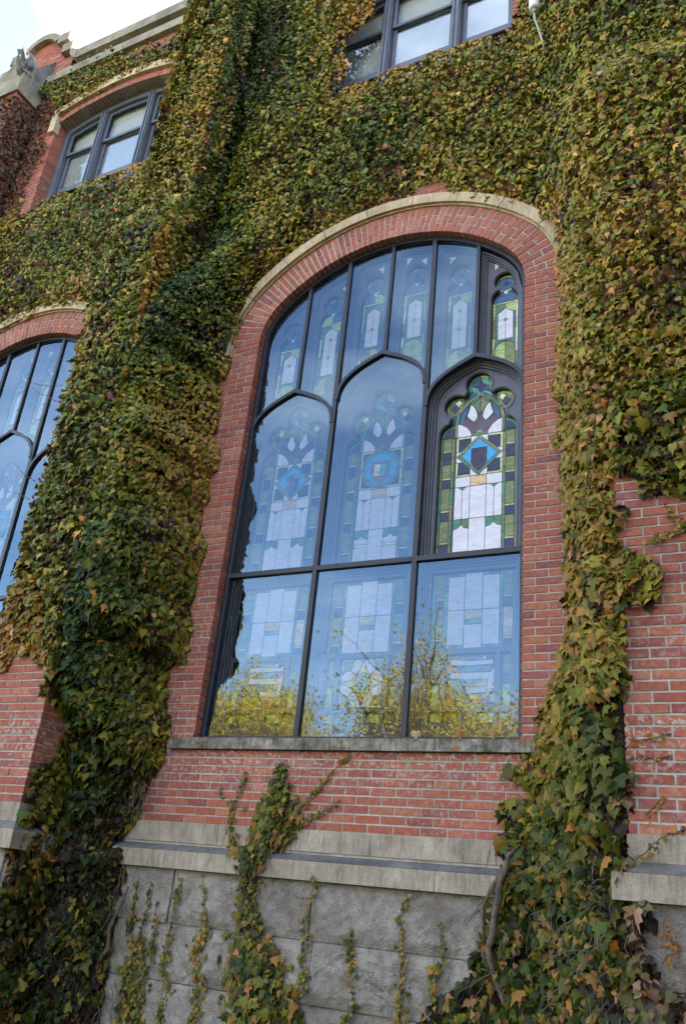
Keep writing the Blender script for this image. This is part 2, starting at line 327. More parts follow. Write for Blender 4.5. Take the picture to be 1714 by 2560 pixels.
PIER_R_BASE = [(-0.93, 0.94),(-0.87, 0.89),(-0.9, 0.6),(-0.91, 0.2),(-0.81, 0.21),(-0.79, 0.12),(-0.83, 0.02),(-0.81, -0.06),(-0.75, -0.16),(-0.84, -0.2),(-0.64, -0.21),(-0.48, -0.22),(-0.5, -0.49),(-1.07, -0.58),(-1.03, 0.94)]
PIER_L = [(-6.8, 1.68),(-6.18, 1.66),(-6.15, 1.77),(-6.14, 1.84),(-5.84, 1.79),(-5.78, 1.69),(-5.69, 1.65),(-5.3, 1.66),(-5.3, 13),(-6.9, 13)]
PIER_SIDE = [(-1.22, 2.16),(-0.97, 1.68),(-0.96, 1.53),(-1.01, 1.49),(-0.93, 1.41),(-0.75, 1.37),(-0.62, 1.24),(-0.58, 1.19),(-0.66, 0.98),(-0.71, 0.9),(-0.9, 0.83),(-0.8, 0.75),(-0.88, 0.67),(-0.83, 0.59),(-0.91, 0.44),(-0.93, 0.22),(-0.92, 0.07),(-0.91, -0.13),(-0.93, -0.55),(-0.99, -1.33),(3.72, -1.77),(1.85, 17.76),(-2.26, 10.81)]
LB_HOLE = [(-9.46, 6.69),(-9.02, 6.76),(-8.79, 6.81),(-8.54, 6.84),(-8.34, 6.9),(-8.18, 6.9),(-7.67, 6.79),(-7.51, 6.72),(-7.08, 6.41),(-6.02, 2.59),(-7.55, 1.82)]
UL_HOLE = [(-9.56, 8.94),(-9.23, 8.96),(-9.08, 9.09),(-8.81, 9.13),(-8.44, 9.04),(-8.26, 9.18),(-7.91, 9.13),(-7.69, 9.14),(-7.32, 9.15),(-6.84, 9.16),(-6.5, 10.8),(-7.23, 11.17),(-8.1, 11.27),(-8.49, 11.21),(-8.81, 11.17),(-9.11, 11.13),(-9.42, 10.98),(-9.58, 10.61),(-9.4, 10.41),(-9.41, 10.01),(-9.55, 9.77),(-9.53, 9.37)]
TOP_LINE = [(-10.1, 11.86),(-9.52, 11.85),(-8.86, 11.93),(-8.27, 11.91),(-7.44, 11.72),(-6.91, 11.71),(-6.5, 11.85),(-6.31, 12.01)]
CREEPER_W = [(-10.35, 11.88),(-10.21, 11.93),(-9.55, 11.45),(-9.34, 11.03),(-9.43, 10.91),(-9.58, 10.61),(-9.4, 10.41),(-9.41, 10.01),(-9.55, 9.77),(-9.53, 9.37),(-9.6, 9.07),(-9.72, 9.0),(-9.81, 8.91),(-10.18, 8.97),(-10.58, 12.01)]
CREEPER_F = [(-10.83, 11.47),(-10.26, 11.43),(-9.94, 11.25),(-9.59, 11.01),(-8.6, 7.75),(-9.48, 8.03)]
STRANDS = [
    [(-3.76, 1.06, 0.076),(-3.78, 0.85, 0.198),(-3.77, 0.64, 0.339),(-3.79, 0.48, 0.313),(-3.86, 0.3, 0.218),(-3.89, 0.15, 0.145),(-3.86, -0.04, 0.166),(-3.8, -0.22, 0.278),(-3.75, -0.39, 0.385),(-3.65, -0.56, 0.505),(-3.55, -0.81, 0.634)],  # spray
    [(-3.12, 1.2, 0.033),(-3.26, 1.02, 0.038),(-3.41, 0.86, 0.057),(-3.56, 0.69, 0.086),(-3.65, 0.51, 0.096)],  # rb
    [(-3.21, 0.77, 0.032),(-3.36, 0.69, 0.047),(-3.52, 0.6, 0.071)],  # rb2
    [(-4.13, 0.97, 0.042),(-4.14, 0.82, 0.063),(-4.2, 0.63, 0.078),(-4.15, 0.46, 0.102),(-3.99, 0.33, 0.099)],  # ls
    [(-4.96, 0.07, 0.033),(-4.96, -0.13, 0.071),(-4.9, -0.42, 0.117),(-4.84, -0.7, 0.207),(-4.72, -0.97, 0.275)],  # s1
    [(-4.81, 0.06, 0.027),(-4.82, -0.24, 0.069),(-4.78, -0.5, 0.094),(-4.69, -0.75, 0.127)],  # s2
    [(-4.71, -0.07, 0.037),(-4.7, -0.27, 0.053),(-4.68, -0.49, 0.062)],  # s3
    [(-4.54, 0.12, 0.032),(-4.54, -0.1, 0.062),(-4.55, -0.29, 0.072),(-4.58, -0.46, 0.087),(-4.48, -0.65, 0.1),(-4.5, -0.9, 0.123)],  # s4
    [(-4.31, 0.12, 0.031),(-4.27, -0.08, 0.055),(-4.21, -0.2, 0.099),(-4.27, -0.36, 0.148),(-4.2, -0.58, 0.144),(-4.21, -0.88, 0.142)],  # s5
    [(-3.31, 0.24, 0.036),(-3.3, 0.08, 0.058),(-3.36, -0.05, 0.049),(-3.34, -0.21, 0.066),(-3.37, -0.35, 0.079),(-3.3, -0.53, 0.108)],  # s6
    [(-2.99, -0.1, 0.026),(-2.97, -0.23, 0.092),(-2.94, -0.37, 0.103),(-2.92, -0.52, 0.094),(-2.94, -0.71, 0.121)],  # s7
    [(-2.55, 0.17, 0.029),(-2.6, 0.01, 0.045),(-2.57, -0.15, 0.044),(-2.57, -0.33, 0.067),(-2.57, -0.51, 0.117),(-2.55, -0.68, 0.115)],  # s8
    [(-2.29, -0.01, 0.027),(-2.3, -0.17, 0.058),(-2.33, -0.34, 0.084),(-2.34, -0.5, 0.094)],  # s9
    [(-4.36, 0.85, 0.038),(-4.3, 0.75, 0.042)],  # s10
    [(-0.71, 2.33, 0.049),(-0.62, 2.36, 0.081),(-0.46, 2.4, 0.093),(-0.26, 2.41, 0.135)],  # pr1
    [(-0.57, 2.57, 0.019),(-0.52, 2.47, 0.071),(-0.46, 2.42, 0.117),(-0.29, 2.39, 0.135)],  # pr2
    [(-0.9, 1.08, 0.016),(-0.83, 1.07, 0.019),(-0.77, 1.08, 0.018),(-0.71, 1.09, 0.014),(-0.64, 1.11, 0.009)],  # pr3
    [(-0.89, 0.95, 0.02),(-0.81, 0.98, 0.018),(-0.74, 0.97, 0.014),(-0.67, 0.98, 0.009)],  # pr4
    [(-0.71, 0.76, 0.013),(-0.78, 0.68, 0.025),(-0.81, 0.66, 0.014)],  # pr5
    [(-0.59, 0.59, 0.024),(-0.66, 0.56, 0.028),(-0.73, 0.51, 0.041),(-0.79, 0.45, 0.041),(-0.86, 0.41, 0.033)],  # pr6
    [(-0.69, 0.16, 0.019),(-0.72, 0.06, 0.032),(-0.68, -0.01, 0.07),(-0.75, -0.09, 0.07)],  # pr7
]

# ------------------------------------------------------------------ setting: ground and the building
bx = mesh_obj('ground', *box_data(-160, 160, -220, 60, GROUND-.4, GROUND), 'grass'); bx['kind'] = 'structure'
bx = mesh_obj('path', *box_data(-60, 60, -11.5, -8.9, GROUND-.2, GROUND+.02), 'asphalt'); bx['kind'] = 'structure'

COURSE = .0677; BH = .0530; MJ = .0140; BL = .2; Z0 = .556
PIER_Y = -.9; UPY = -.45
def pier_y(z):
    t = np.clip((np.asarray(z, float)-6.7)/.8, 0, 1); return PIER_Y+(UPY-PIER_Y)*t
XC = -3.25; XL = -8.4; WH = 1.465; AR, Ar = 1.8, .656; ADX = .809; AZB = 4.7; AZC = 5.509
def halfw(z, off):
    z = np.asarray(z, float)
    a = ADX+np.sqrt(np.maximum((Ar+off)**2-(z-AZC)**2, 0)); b = np.sqrt(np.maximum((AR+off)**2-(z-AZB)**2, 0))
    w = np.where(z < AZC, WH+off, np.where(z < AZB+(AR+off)*.7071, a, b))
    return np.where(z > AZB+AR+off, 0, w)
def archz(u, off):
    u = np.abs(np.asarray(u, float)); lim = (AR+off)*.7071
    return np.where(u < lim, AZB+np.sqrt(np.maximum((AR+off)**2-u*u, 0)), AZC+np.sqrt(np.maximum((Ar+off)**2-(u-ADX)**2, 0)))
def arch_s(s, off):
    """s = arc length along the intrados from the right springing (0) to the left; offset outward"""
    l1 = Ar*math.pi/4; l2 = AR*math.pi/2
    if s < l1: t = s/Ar; return (ADX+(Ar+off)*math.cos(t), AZC+(Ar+off)*math.sin(t))
    if s < l1+l2: t = math.pi/4+(s-l1)/AR; return ((AR+off)*math.cos(t), AZB+(AR+off)*math.sin(t))
    t = 3*math.pi/4+(s-l1-l2)/Ar; return (-ADX+(Ar+off)*math.cos(t), AZC+(Ar+off)*math.sin(t))
ALEN = Ar*math.pi/2+AR*math.pi/2
def arch_loop(cx, off, zb, n=48):
    return [(cx+WH+off, zb)]+[(cx+x, z) for x, z in (arch_s(ALEN*i/n, off) for i in range(n+1))]+[(cx-WH-off, zb)]

bld = empty('brick_building', None, (-4, 0, GROUND))
tag(bld, 'red brick hall front with stone trim, buttresses and tall arched windows half buried in ivy', 'building')
INV = Matrix.Translation((4, 0, -GROUND))
def bpart(o): o.parent = bld; o.matrix_parent_inverse = INV; return o
# upper windows: centre, half width, sill, springing, crown
UW = [(-3.2, 1.25), (-8.1, 1.25)]; USILL, USPR, UCR = 9.02, 10.88, 11.10
def seg_arch(cx, hw, zs, zc, off=0, n=14):
    h = zc-zs; R = (hw*hw+h*h)/(2*h); zc0 = zc-R; R2 = R+off; a = math.asin(min(1, hw/R))
    return [(cx+R2*math.sin(a-2*a*i/n), zc0+R2*math.cos(a-2*a*i/n)) for i in range(n+1)]
holes = [arch_loop(XC, .007, 1.14), arch_loop(XL, .007, 1.14)]
for cx, hw in UW: holes.append([(cx+hw+.007, USILL-.1)]+seg_arch(cx, hw+.007, USPR, UCR+.007)+[(cx-hw-.007, USILL-.1)])
gab = [(-11.18, 12.3), (-11.18, 12.62), (-11.0, 12.62), (-11.0, 12.95)]+[(-10.35+.42*math.cos(math.radians(a)), 12.87+.42*math.sin(math.radians(a))) for a in range(165, 10, -10)]+[(-9.7, 12.95), (-9.7, 12.62), (-9.52, 12.62), (-9.52, 12.3)]
wall = bpart(plate('wall', [(-14, GROUND), (3, GROUND), (3, 12.3)]+gab[::-1]+[(-14, 12.3)], holes, .007, .34, 'mortar', None))
bpart(box('building_core', -14, 3, .46, 13, GROUND, 12.25, 'mortar', None))

# ---- bricks
BRICKS = []           # (x0,x1,y0,y1,z0,z1,tint index)
TINTS = [(.41, .122, .076), (.38, .112, .075), (.35, .098, .070), (.43, .145, .084), (.33, .10, .082), (.39, .108, .066), (.29, .084, .074), (.44, .168, .11)]
def tintpick(): return random.choices(range(8), (5, 5, 4, 3, 3, 4, 1.5, 1.2))[0]
def addb(x0, x1, y0, y1, z0):
    j = random.uniform(-.0022, .0022); BRICKS.append((x0, x1, y0+j, y1, z0+random.uniform(-.001, .001), z0+BH, tintpick()))
def run(xa, xb, z0, k, start=None, rev=False, y0=0.0, dep=.05, firstdep=None):
    """fill one course between xa and xb; 'start' = length of the first brick (from xa, or from xb when rev)"""
    if xb-xa < .03: return
    L = start if start else BL; pos = 0; first = True
    tot = xb-xa
    while pos < tot-.02:
        e = min(pos+L, tot)
        if tot-e < .035: e = tot
        d = firstdep if (first and firstdep) else dep
        if rev: addb(xb-e, xb-pos, y0, y0+d, z0)
        else: addb(xa+pos, xa+e, y0, y0+d, z0)
        pos = e+MJ; L = BL; first = False
def bay(xa, xb, cx, uw):
    k = 0; z = Z0
    while z < 12.2:
        par = k % 2; full = BL if par else .094
        zm = z+BH
        if z < 1.12: run(xa, xb, z, k, BL if par else .1)
        elif z < 6.99:
            if z < AZC: wl = wr = WH; st = full; fd = .105
            else: wl = wr = float(max(halfw(z, .40), halfw(zm, .40))); st = BL if par else .12; fd = .05
            if 1.13 < z < 1.25 : pass
            run(xa, cx-wl, z, k, st, True, firstdep=fd); run(cx+wr, xb, z, k, st, False, firstdep=fd)
        elif 8.93 < z < 11.42:
            ucx, hw = uw
            if z > USPR: 
                w = hw+.02+.22*max(0, min(1, (z-USPR)/.1)); 
                if z > 11.05: w *= max(.25, 1-(z-11.05)*1.9)
                fd = .05
            else: w = hw; fd = .2
            run(xa, ucx-w, z, k, full, True, firstdep=fd); run(ucx+w, xb, z, k, full, False, firstdep=fd)
        else: run(xa, xb, z, k, BL if par else .1)
        k += 1; z = Z0+k*COURSE
bay(-5.64, -.9, XC, UW[0]); bay(-9.95, -6.35, XL, UW[1])
k = 0
while Z0+k*COURSE < 12.2:                                            # plain wall beyond the outer buttresses
    run(-.09, 2.99, Z0+k*COURSE, k, BL if k % 2 else .1); run(-13.9, -10.86, Z0+k*COURSE, k, BL if k % 2 else .1); k += 1
k = 0
while Z0+k*COURSE < 13.3:
    z = Z0+k*COURSE; k += 1
    if z > 12.28:
        a = [x for x in np.arange(-11.2, -9.4, .02) if inside(gab, [x], [z+.03])[0]]
        if a: run(min(a), max(a), z, k, BL if k % 2 else .1)
def pier(x0, x1, ylow, yup, zt, both_x=(True, False)):
    k = 0
    while Z0+k*COURSE < zt:
        z = Z0+k*COURSE; par = k % 2; k += 1
        y = float(pier_y(z)) if yup != ylow else ylow
        lf, ld = (BL, .1) if par else (.1, BL)
        addb(x1-lf, x1, y, y+ld, z); run(x0, x1-lf-MJ, z, k, BL, True, y0=y)
        p = y+ld+MJ                                                   # returned side, facing +X
        while p < -.02:
            e = min(p+BL, 0); addb_side(x1, p, e, z); p = e+MJ
def addb_side(x1, ya, yb, z): BRICKS.append((x1-.05, x1+random.uniform(-.002, .002), ya, yb, z, z+BH, tintpick()))
pier(-6.35, -5.64, PIER_Y, UPY, 12.1); pier(-.9, -.1, PIER_Y, UPY, 12.1); pier(-10.85, -9.95, UPY, UPY, 11.34)
def pier_core(x0, x1, zt, flat=False):
    g = .007; yl = UPY if flat else PIER_Y
    prof = [(yl+g, GROUND), (0.01, GROUND), (0.01, zt), (UPY+g, zt)]+([] if flat else [(UPY+g, 7.5), (yl+g, 6.7)])
    n = len(prof); vs = [(x0+g, y, z) for y, z in prof]+[(x1-g, y, z) for y, z in prof]
    fs = [list(range(n)), list(range(n, 2*n))[::-1]]+[[i, i+n, (i+1) % n+n, (i+1) % n] for i in range(n)]
    return bpart(mesh_obj('buttress', vs, fs, 'mortar'))
bt1 = pier_core(-6.35, -5.64, 12.1); bt2 = pier_core(-.9, -.1, 12.1); bt3 = pier_core(-10.85, -9.95, 11.36, True)

# ---- ivy coverage, needed to choose the bricks that show
def clear_of_ivy(x, y, z):
    if y < -.3 or (abs(x+5.64) < .06):
        if x < -9: return False
        if x < -5: return (z < 1.72)
        return z < 2.62
    if x < -6: return inside(LB_HOLE, [x], [z])[0] or inside(UL_HOLE, [x], [z])[0]
    return inside(BARE, [x], [z])[0] or inside(UC_HOLE, [x], [z])[0]
BB = np.array([b[:6] for b in BRICKS]); cen = np.stack([(BB[:, 0]+BB[:, 1])/2, BB[:, 2], (BB[:, 4]+BB[:, 5])/2], 1)
px, py, dist = to_px(cen)
score = np.where((np.abs(px) < HALF_W) & (np.abs(py) < HALF_H) & (dist > 0), np.maximum(BB[:, 1]-BB[:, 0], BB[:, 3]-BB[:, 2])/dist**2, 0)
for i in np.where(score > 0)[0]:
    if not clear_of_ivy(cen[i, 0], BB[i, 2], cen[i, 2]): score[i] *= .001
order = np.argsort(-score)
NB = 295
BM = {}
def put_brick(b):
    x0, x1, y0, y1, z0, z1, t = b
    key = (round(x1-x0, 2), round(y1-y0, 2), t)
    if key not in BM:
        a, c = key[0]/2, key[1]/2
        v, f = box_data(x0-(x0+x1)/2, x1-(x0+x1)/2, y0-(y0+y1)/2, y1-(y0+y1)/2, -BH/2, BH/2)
        me = bpy.data.meshes.new('brick'); me.from_pydata(v, [], f); me.materials.append(MATS['brick']); set_tint(me, TINTS[t]); BM[key] = me
    ob = bpy.data.objects.new('brick', BM[key]); ob.location = ((x0+x1)/2, (y0+y1)/2, (z0+z1)/2)
    ob.parent = wall if y0 > -.04 else (bt1 if x0 < -4 else bt2); COL.objects.link(ob)
for i in order[:NB]: put_brick(BRICKS[i])
vs, fs, tn = [], [], []
for i in order[NB:]:
    b = BRICKS[i]; box_data(*b[:6], vs, fs); tn += [TINTS[b[6]]]*8
rest = mesh_obj('brick', vs, fs, 'brick', wall, stuff=True); set_tint(rest.data, np.array(tn))

# ---- arches: radial bricks and the stone hood over them
def arch_bricks(cx, single):
    n = 62; u = ALEN/n; vs, fs, tn = [], [], []
    hold = bpart(prism('arch', arch_loop(cx, .345, 5.50)+arch_loop(cx, .006, 5.50)[::-1], .0065, .12, 'mortar', None))
    for i in range(n):
        s0, s1 = i*u+.0075, (i+1)*u-.0075
        for a, b in (((0, .203), (.219, .34)) if i % 2 else ((0, .097), (.113, .34)))  :
            poly = [tuple(map(sum, zip((cx, 0), arch_s(s, o)))) for s, o in ((s0, a), (s0, b), (s1, b), (s1, a))]
            j = random.uniform(-.002, .002); t = tintpick()
            if single:
                v, f = prism_data(poly, j, .11); o = mesh_obj('arch_brick', v, f, 'brick', hold); set_tint(o.data, TINTS[t])
            else:
                prism_data(poly, j, .11, False, vs, fs); tn += [TINTS[t]]*8
    if not single:
        o = mesh_obj('arch_brick', vs, fs, 'brick', hold, stuff=True); set_tint(o.data, np.array(tn))
    # hood stones
    m = 9; a0, a1 = -.02, ALEN+.02
    for i in range(m):
        s = [a0+(a1-a0)*(i+q/6)/m for q in range(7)]; s[0] += .003; s[-1] -= .003
        P0 = [arch_s(q, .342) for q in s]; P1 = [arch_s(q, .46) for q in s]
        poly = [(cx+x, z) for x, z in P0]+[(cx+x, z) for x, z in P1[::-1]]
        h = prism('hood_stone', poly, -.055, .05, 'trim_stone', hold)
        q0 = [arch_s(q, .325) for q in s]; poly = [(cx+x, z) for x, z in q0]+[(cx+x, z) for x, z in P0[::-1]]
        prism('hood_roll', poly, -.02, .05, 'trim_stone', hold)
    for sg in (1, -1):                                                # label stops
        x = cx+sg*(WH+.4); prism('hood_stop', rect(x-.068, x+.068, 5.37, 5.49), -.065, .05, 'trim_stone', hold)
arch_bricks(XC, True); arch_bricks(XL, False)
def seg_bricks(cx, hw):
    n = 38; P = [seg_arch(cx, hw, USPR, UCR, o, n) for o in (.0, .115, .122, .27)]
    hold = bpart(prism('arch', P[0]+P[2][::-1], .0065, .2, 'mortar', None))
    vs, fs, tn = [], [], []
    for i in range(n):
        def pt(k, f): a, b = P[k][i], P[k][i+1]; return (a[0]+(b[0]-a[0])*f, a[1]+(b[1]-a[1])*f)
        poly = [pt(0, .08), pt(1, .08), pt(1, .92), pt(0, .92)]
        prism_data(poly, random.uniform(-.002, .002), .19, False, vs, fs); tn += [TINTS[tintpick()]]*8
    o = mesh_obj('arch_brick', vs, fs, 'brick', hold, stuff=True); set_tint(o.data, np.array(tn))
    for q in range(6):
        a = q*n//6; b = (q+1)*n//6; poly = P[2][a:b+1]+P[3][a:b+1][::-1]
        prism('hood_stone', inset(poly, .003), -.06, .05, 'trim_stone', hold)
    for x in (P[2][0][0], P[2][-1][0]): prism('hood_stop', rect(x-.06, x+.06, USPR-.22, USPR+.12), -.06, .05, 'trim_stone', hold)
for u in UW: seg_bricks(*u)

# ---- sills, plinth, ledges, parapet
def bev_box(name, x0, x1, y0, y1, z0, z1, slope, mat, parent):
    """stone with a weathered (sloping) top: front edge lower by slope"""
    vs = [(x0, y0, z0), (x1, y0, z0), (x1, y1, z0), (x0, y1, z0), (x0, y0, z1-slope), (x1, y0, z1-slope), (x1, y1, z1), (x0, y1, z1)]
    fs = [[0, 1, 5, 4], [1, 2, 6, 5], [2, 3, 7, 6], [3, 0, 4, 7], [4, 5, 6, 7], [3, 2, 1, 0]]
    return mesh_obj(name, vs, fs, mat, parent)
for cx in (XC, XL):
    xs = [cx-1.69, cx-.2, cx+1.66]
    for a, b in zip(xs, xs[1:]): bpart(bev_box('window_sill', a+.002, b-.002, -.05, .11, 1.155, 1.27, .022, 'sill_stone', None))
    bpart(box('window_sill', cx-WH+.003, cx+WH-.003, .111, .3, 1.15, 1.272, 'sill_stone', None))
for cx, hw in UW: bpart(bev_box('window_sill', cx-hw-.1, cx+hw+.1, -.012, .3, USILL-.13, USILL, .03, 'trim_stone', None))
plinth = bpart(box('plinth', -14, 3, .003, .2, GROUND, .549, 'mortar', None))
def stone_run(name, joints, y0, z0, z1, mat, slope=0.0, y1=.05):
    for a, b in zip(joints, joints[1:]):
        bev_box(name, a+.002, b-.002, y0+random.uniform(-.002, .002), y1, z0, z1, slope, mat, plinth)
stone_run('plinth_stone', [-5.63, -4.3, -3.17, -1.95, -.91], -.012, .392, .549, 'ledge_stone')
stone_run('ledge_stone', [-5.63, -3.75, -2.35, -.91], -.135, .184, .318, 'ledge_stone')
stone_run('ledge_cap', [-5.63, -3.75, -2.35, -.91], -.135, .320, .390, 'slate_ledge', .068)
stone_run('plinth_stone', [-9.9, -8.7, -7.4, -6.36], -.012, .392, .549, 'ledge_stone')
stone_run('ledge_stone', [-9.9, -8.2, -6.36], -.135, .184, .318, 'ledge_stone'); stone_run('ledge_cap', [-9.9, -8.2, -6.36], -.135, .320, .390, 'slate_ledge', .068)
for js_ in ([-.09, 1.4, 2.96], [-13.9, -12.3, -10.86]):
    stone_run('plinth_stone', js_, -.012, .392, .549, 'ledge_stone'); stone_run('ledge_stone', js_, -.135, .184, .318, 'ledge_stone'); stone_run('ledge_cap', js_, -.135, .320, .390, 'slate_ledge', .068)
def rock(name, x0, x1, z0, z1, y, amp, parent, side=None, seed=0):
    nx, nz = max(5, int((x1-x0)/.07)), max(4, int((z1-z0)/.06)); vs, fs = [], []
    for j in range(nz+1):
        for i in range(nx+1):
            u, v = i/nx, j/nz; X = x0+(x1-x0)*u; Z = z0+(z1-z0)*v
            e = min(1, .35+min(X-x0, x1-X, Z-z0, z1-Z)/.045)
            h = float(fbm(np.array([X*2.3+seed*7.3]), np.array([Z*3.1+seed*3.1]), 5, 3)[0]); g = float(vnoise(np.array([X*2+Z*4+seed]), np.array([Z*5-X*1.5]), 9)[0]); h2 = math.floor(h*6+g*1.5)/6
            d = e*amp*(.1+.5*h+.75*h2)+(random.uniform(-.005, .005) if e >= 1 else 0)
            if 0 < i < nx and 0 < j < nz: X += random.uniform(-.02, .02); Z += random.uniform(-.02, .02)
            vs.append((X, y-d, Z) if side is None else (side+d, X, Z))
    for j in range(nz):
        for i in range(nx):
            a = j*(nx+1)+i; fs.append([a, a+1, a+nx+2, a+nx+1])
    # returns to the wall
    ring = [i for i in range(nx+1)]+[(j+1)*(nx+1)-1 for j in range(1, nz+1)]+[nz*(nx+1)+i for i in range(nx-1, -1, -1)]+[j*(nx+1) for j in range(nz-1, 0, -1)]
    b = len(vs)
    for r in ring:
        v = vs[r]; vs.append((v[0], v[1]+.05, v[2]) if side is None else (v[0]-.05, v[1], v[2]))
    for i in range(len(ring)):
        j = (i+1) % len(ring); fs.append([ring[i], b+i, b+j, ring[j]])
    return mesh_obj(name, vs, fs, 'rock_stone', parent)
rows = [(-.213, .178, [-5.63, -4.62, -3.34, -2.0, -.91]), (-.615, -.22, [-5.63, -5.2, -4.32, -3.29, -2.58, -1.7, -.91]), (-1.02, -.622, [-5.63, -4.55, -3.62, -2.57, -1.3, -.91]), (GROUND, -1.03, [-5.63, -4.9, -3.9, -2.9, -1.9, -.91])]
for q, (a, b, js) in enumerate(rows):
    for i, (x, x2) in enumerate(zip(js, js[1:])): rock('foundation_stone', x+.004, x2-.004, a-.001, b+.001, -.055+random.uniform(-.014, .01), .05, plinth, None, q*9+i)
for q, (a, b) in enumerate(((-.213, .178), (-.615, -.22), (-1.02, -.622), (GROUND, -1.03))):
    for i, (x, x2) in enumerate(((-.09, 1.2), (1.2, 2.95), (-9.9, -8.6), (-8.6, -7.4), (-7.4, -6.36))): rock('foundation_stone', x+.004, x2-.004, a, b, -.055, .05, plinth, None, 90+q*9+i)
for (x0, x1, bt) in ((-6.35, -5.64, bt1), (-.9, -.1, bt2)):
    yb = PIER_Y
    def wrap(name, z0, z1, pr, mat, slope=0.0):
        # stone course wrapped round the buttress
        X0, X1, Y0 = x0-pr, x1+pr, yb-pr
        vs = [(X0, Y0, z0), (X1, Y0, z0), (X1, -.002, z0), (X0, -.002, z0)]; s = slope
        vs += [(X0+s, Y0+s, z1), (X1-s, Y0+s, z1), (X1-s, -.002, z1), (X0+s, -.002, z1)]
        return mesh_obj(name, vs, [[0, 1, 5, 4], [1, 2, 6, 5], [2, 3, 7, 6], [3, 0, 4, 7], [4, 5, 6, 7]], mat, bt)
    wrap('plinth_stone', .405, .551, .012, 'ledge_stone'); wrap('ledge_cap', .345, .403, .09, 'slate_ledge', .07); wrap('ledge_stone', .20, .343, .09, 'ledge_stone')
    for q, (a, b) in enumerate(((-.213, .195), (-.615, -.22), (-1.02, -.622), (GROUND, -1.03))):
        rock('foundation_stone', x0+.003, x1-.003 if q % 2 else x0+.45, a, b, yb-.02, .045, bt, None, 40+q)
        if not q % 2: rock('foundation_stone', x0+.46, x1-.003, a, b, yb-.02, .045, bt, None, 50+q)
        rock('foundation_stone', yb-.01, -.38, a, b, 0, .045, bt, x1+.02, 60+q); rock('foundation_stone', -.37, -.06, a, b, 0, .045, bt, x1+.02, 70+q)
par = bpart(box('parapet', -9.33, 3, -.09, .4, 12.31, 12.52, 'coping_stone', None))
js = [-9.33, -8.4, -7.3, -6.1, -4.9]
bpart(box('string_course', -9.93, 3, -.085, .03, 11.955, 12.13, 'coping_stone', None))
# shaped gable over the far buttress
gb = bpart(empty('gable', None, (0, 0, 0))); gx = -10.35
for sg in (1, -1):
    def mir(poly): return [(gx+sg*(x-gx), z) for x, z in poly]
    prism('coping_stone', mir(rect(-9.92, -9.66, 12.93, 13.14)), -.11, .4, 'coping_stone', gb, True)
    prism('coping_stone', mir(rect(-9.735, -9.50, 12.6, 12.8)), -.11, .4, 'coping_stone', gb, True)
    cv = [(-9.5, 12.8), (-9.51, 12.6), (-9.44, 12.45), (-9.33, 12.33), (-9.331, 12.52), (-9.41, 12.55), (-9.47, 12.64), (-9.47, 12.8)]
    prism('coping_stone', mir([(-9.53, 12.6), (-9.49, 12.46), (-9.42, 12.36), (-9.334, 12.31), (-9.334, 12.52), (-9.40, 12.54), (-9.46, 12.60)]), -.1, .4, 'coping_stone', gb, True)
    for a0, a1 in ((28, 60), (60.5, 90)):
        A = [math.radians(a0+(a1-a0)*i/6) for i in range(7)]
        prism('coping_stone', mir([(gx+.38*math.cos(a), 12.87+.38*math.sin(a)) for a in A]+[(gx+.51*math.cos(a), 12.87+.51*math.sin(a)) for a in A[::-1]]), -.1, .4, 'coping_stone', gb, True)
box('coping_stone', -14, -11.37, -.09, .4, 12.31, 12.52, 'coping_stone', gb)
# cap of the far buttress: band, swept shoulder, carved head
bc = bpart(empty('buttress_cap', None, (0, 0, 0)))
box('band_stone', -10.9, -9.9, -.5, .02, 11.36, 11.60, 'coping_stone', bc)
sw = [(-10.88, 11.602), (-9.92, 11.602), (-9.92, 12.15), (-10.02, 12.36), (-10.14, 12.40), (-10.24, 12.24), (-10.40, 12.0), (-10.58, 11.80), (-10.88, 11.68)]
prism('shoulder_stone', sw, -.47, -.28, 'coping_stone', bc, True)
vs = [(-10.6, -.28, 11.602), (-9.93, -.28, 11.602), (-9.93, .0, 11.602), (-10.6, .0, 11.602), (-10.5, -.28, 12.1), (-9.93, -.28, 12.1), (-9.93, .0, 12.62), (-10.5, .0, 12.62)]
mesh_obj('weathering_stone', vs, [[0, 1, 5, 4], [1, 2, 6, 5], [2, 3, 7, 6], [3, 0, 4, 7], [4, 5, 6, 7]], 'slate_ledge', bc)
bm = bmesh.new(); bmesh.ops.create_icosphere(bm, subdivisions=3, radius=1)
for v in bm.verts:
    n = v.co.copy(); k = 1+.22*math.sin(n.x*9+n.z*7)+.18*math.sin(n.y*11-n.z*5)+.12*math.sin(n.z*17)
    v.co = Vector((n.x*.115*k, n.y*.14*k-.05*n.z, n.z*.30*(1+.1*math.sin(n.x*13))))+Vector((-10.0, -.46, 12.02))
me = bpy.data.meshes.new('carved_head'); bm.to_mesh(me); bm.free(); me.materials.append(MATS['dark_stone']); link(bpy.data.objects.new('carved_head', me), bc)

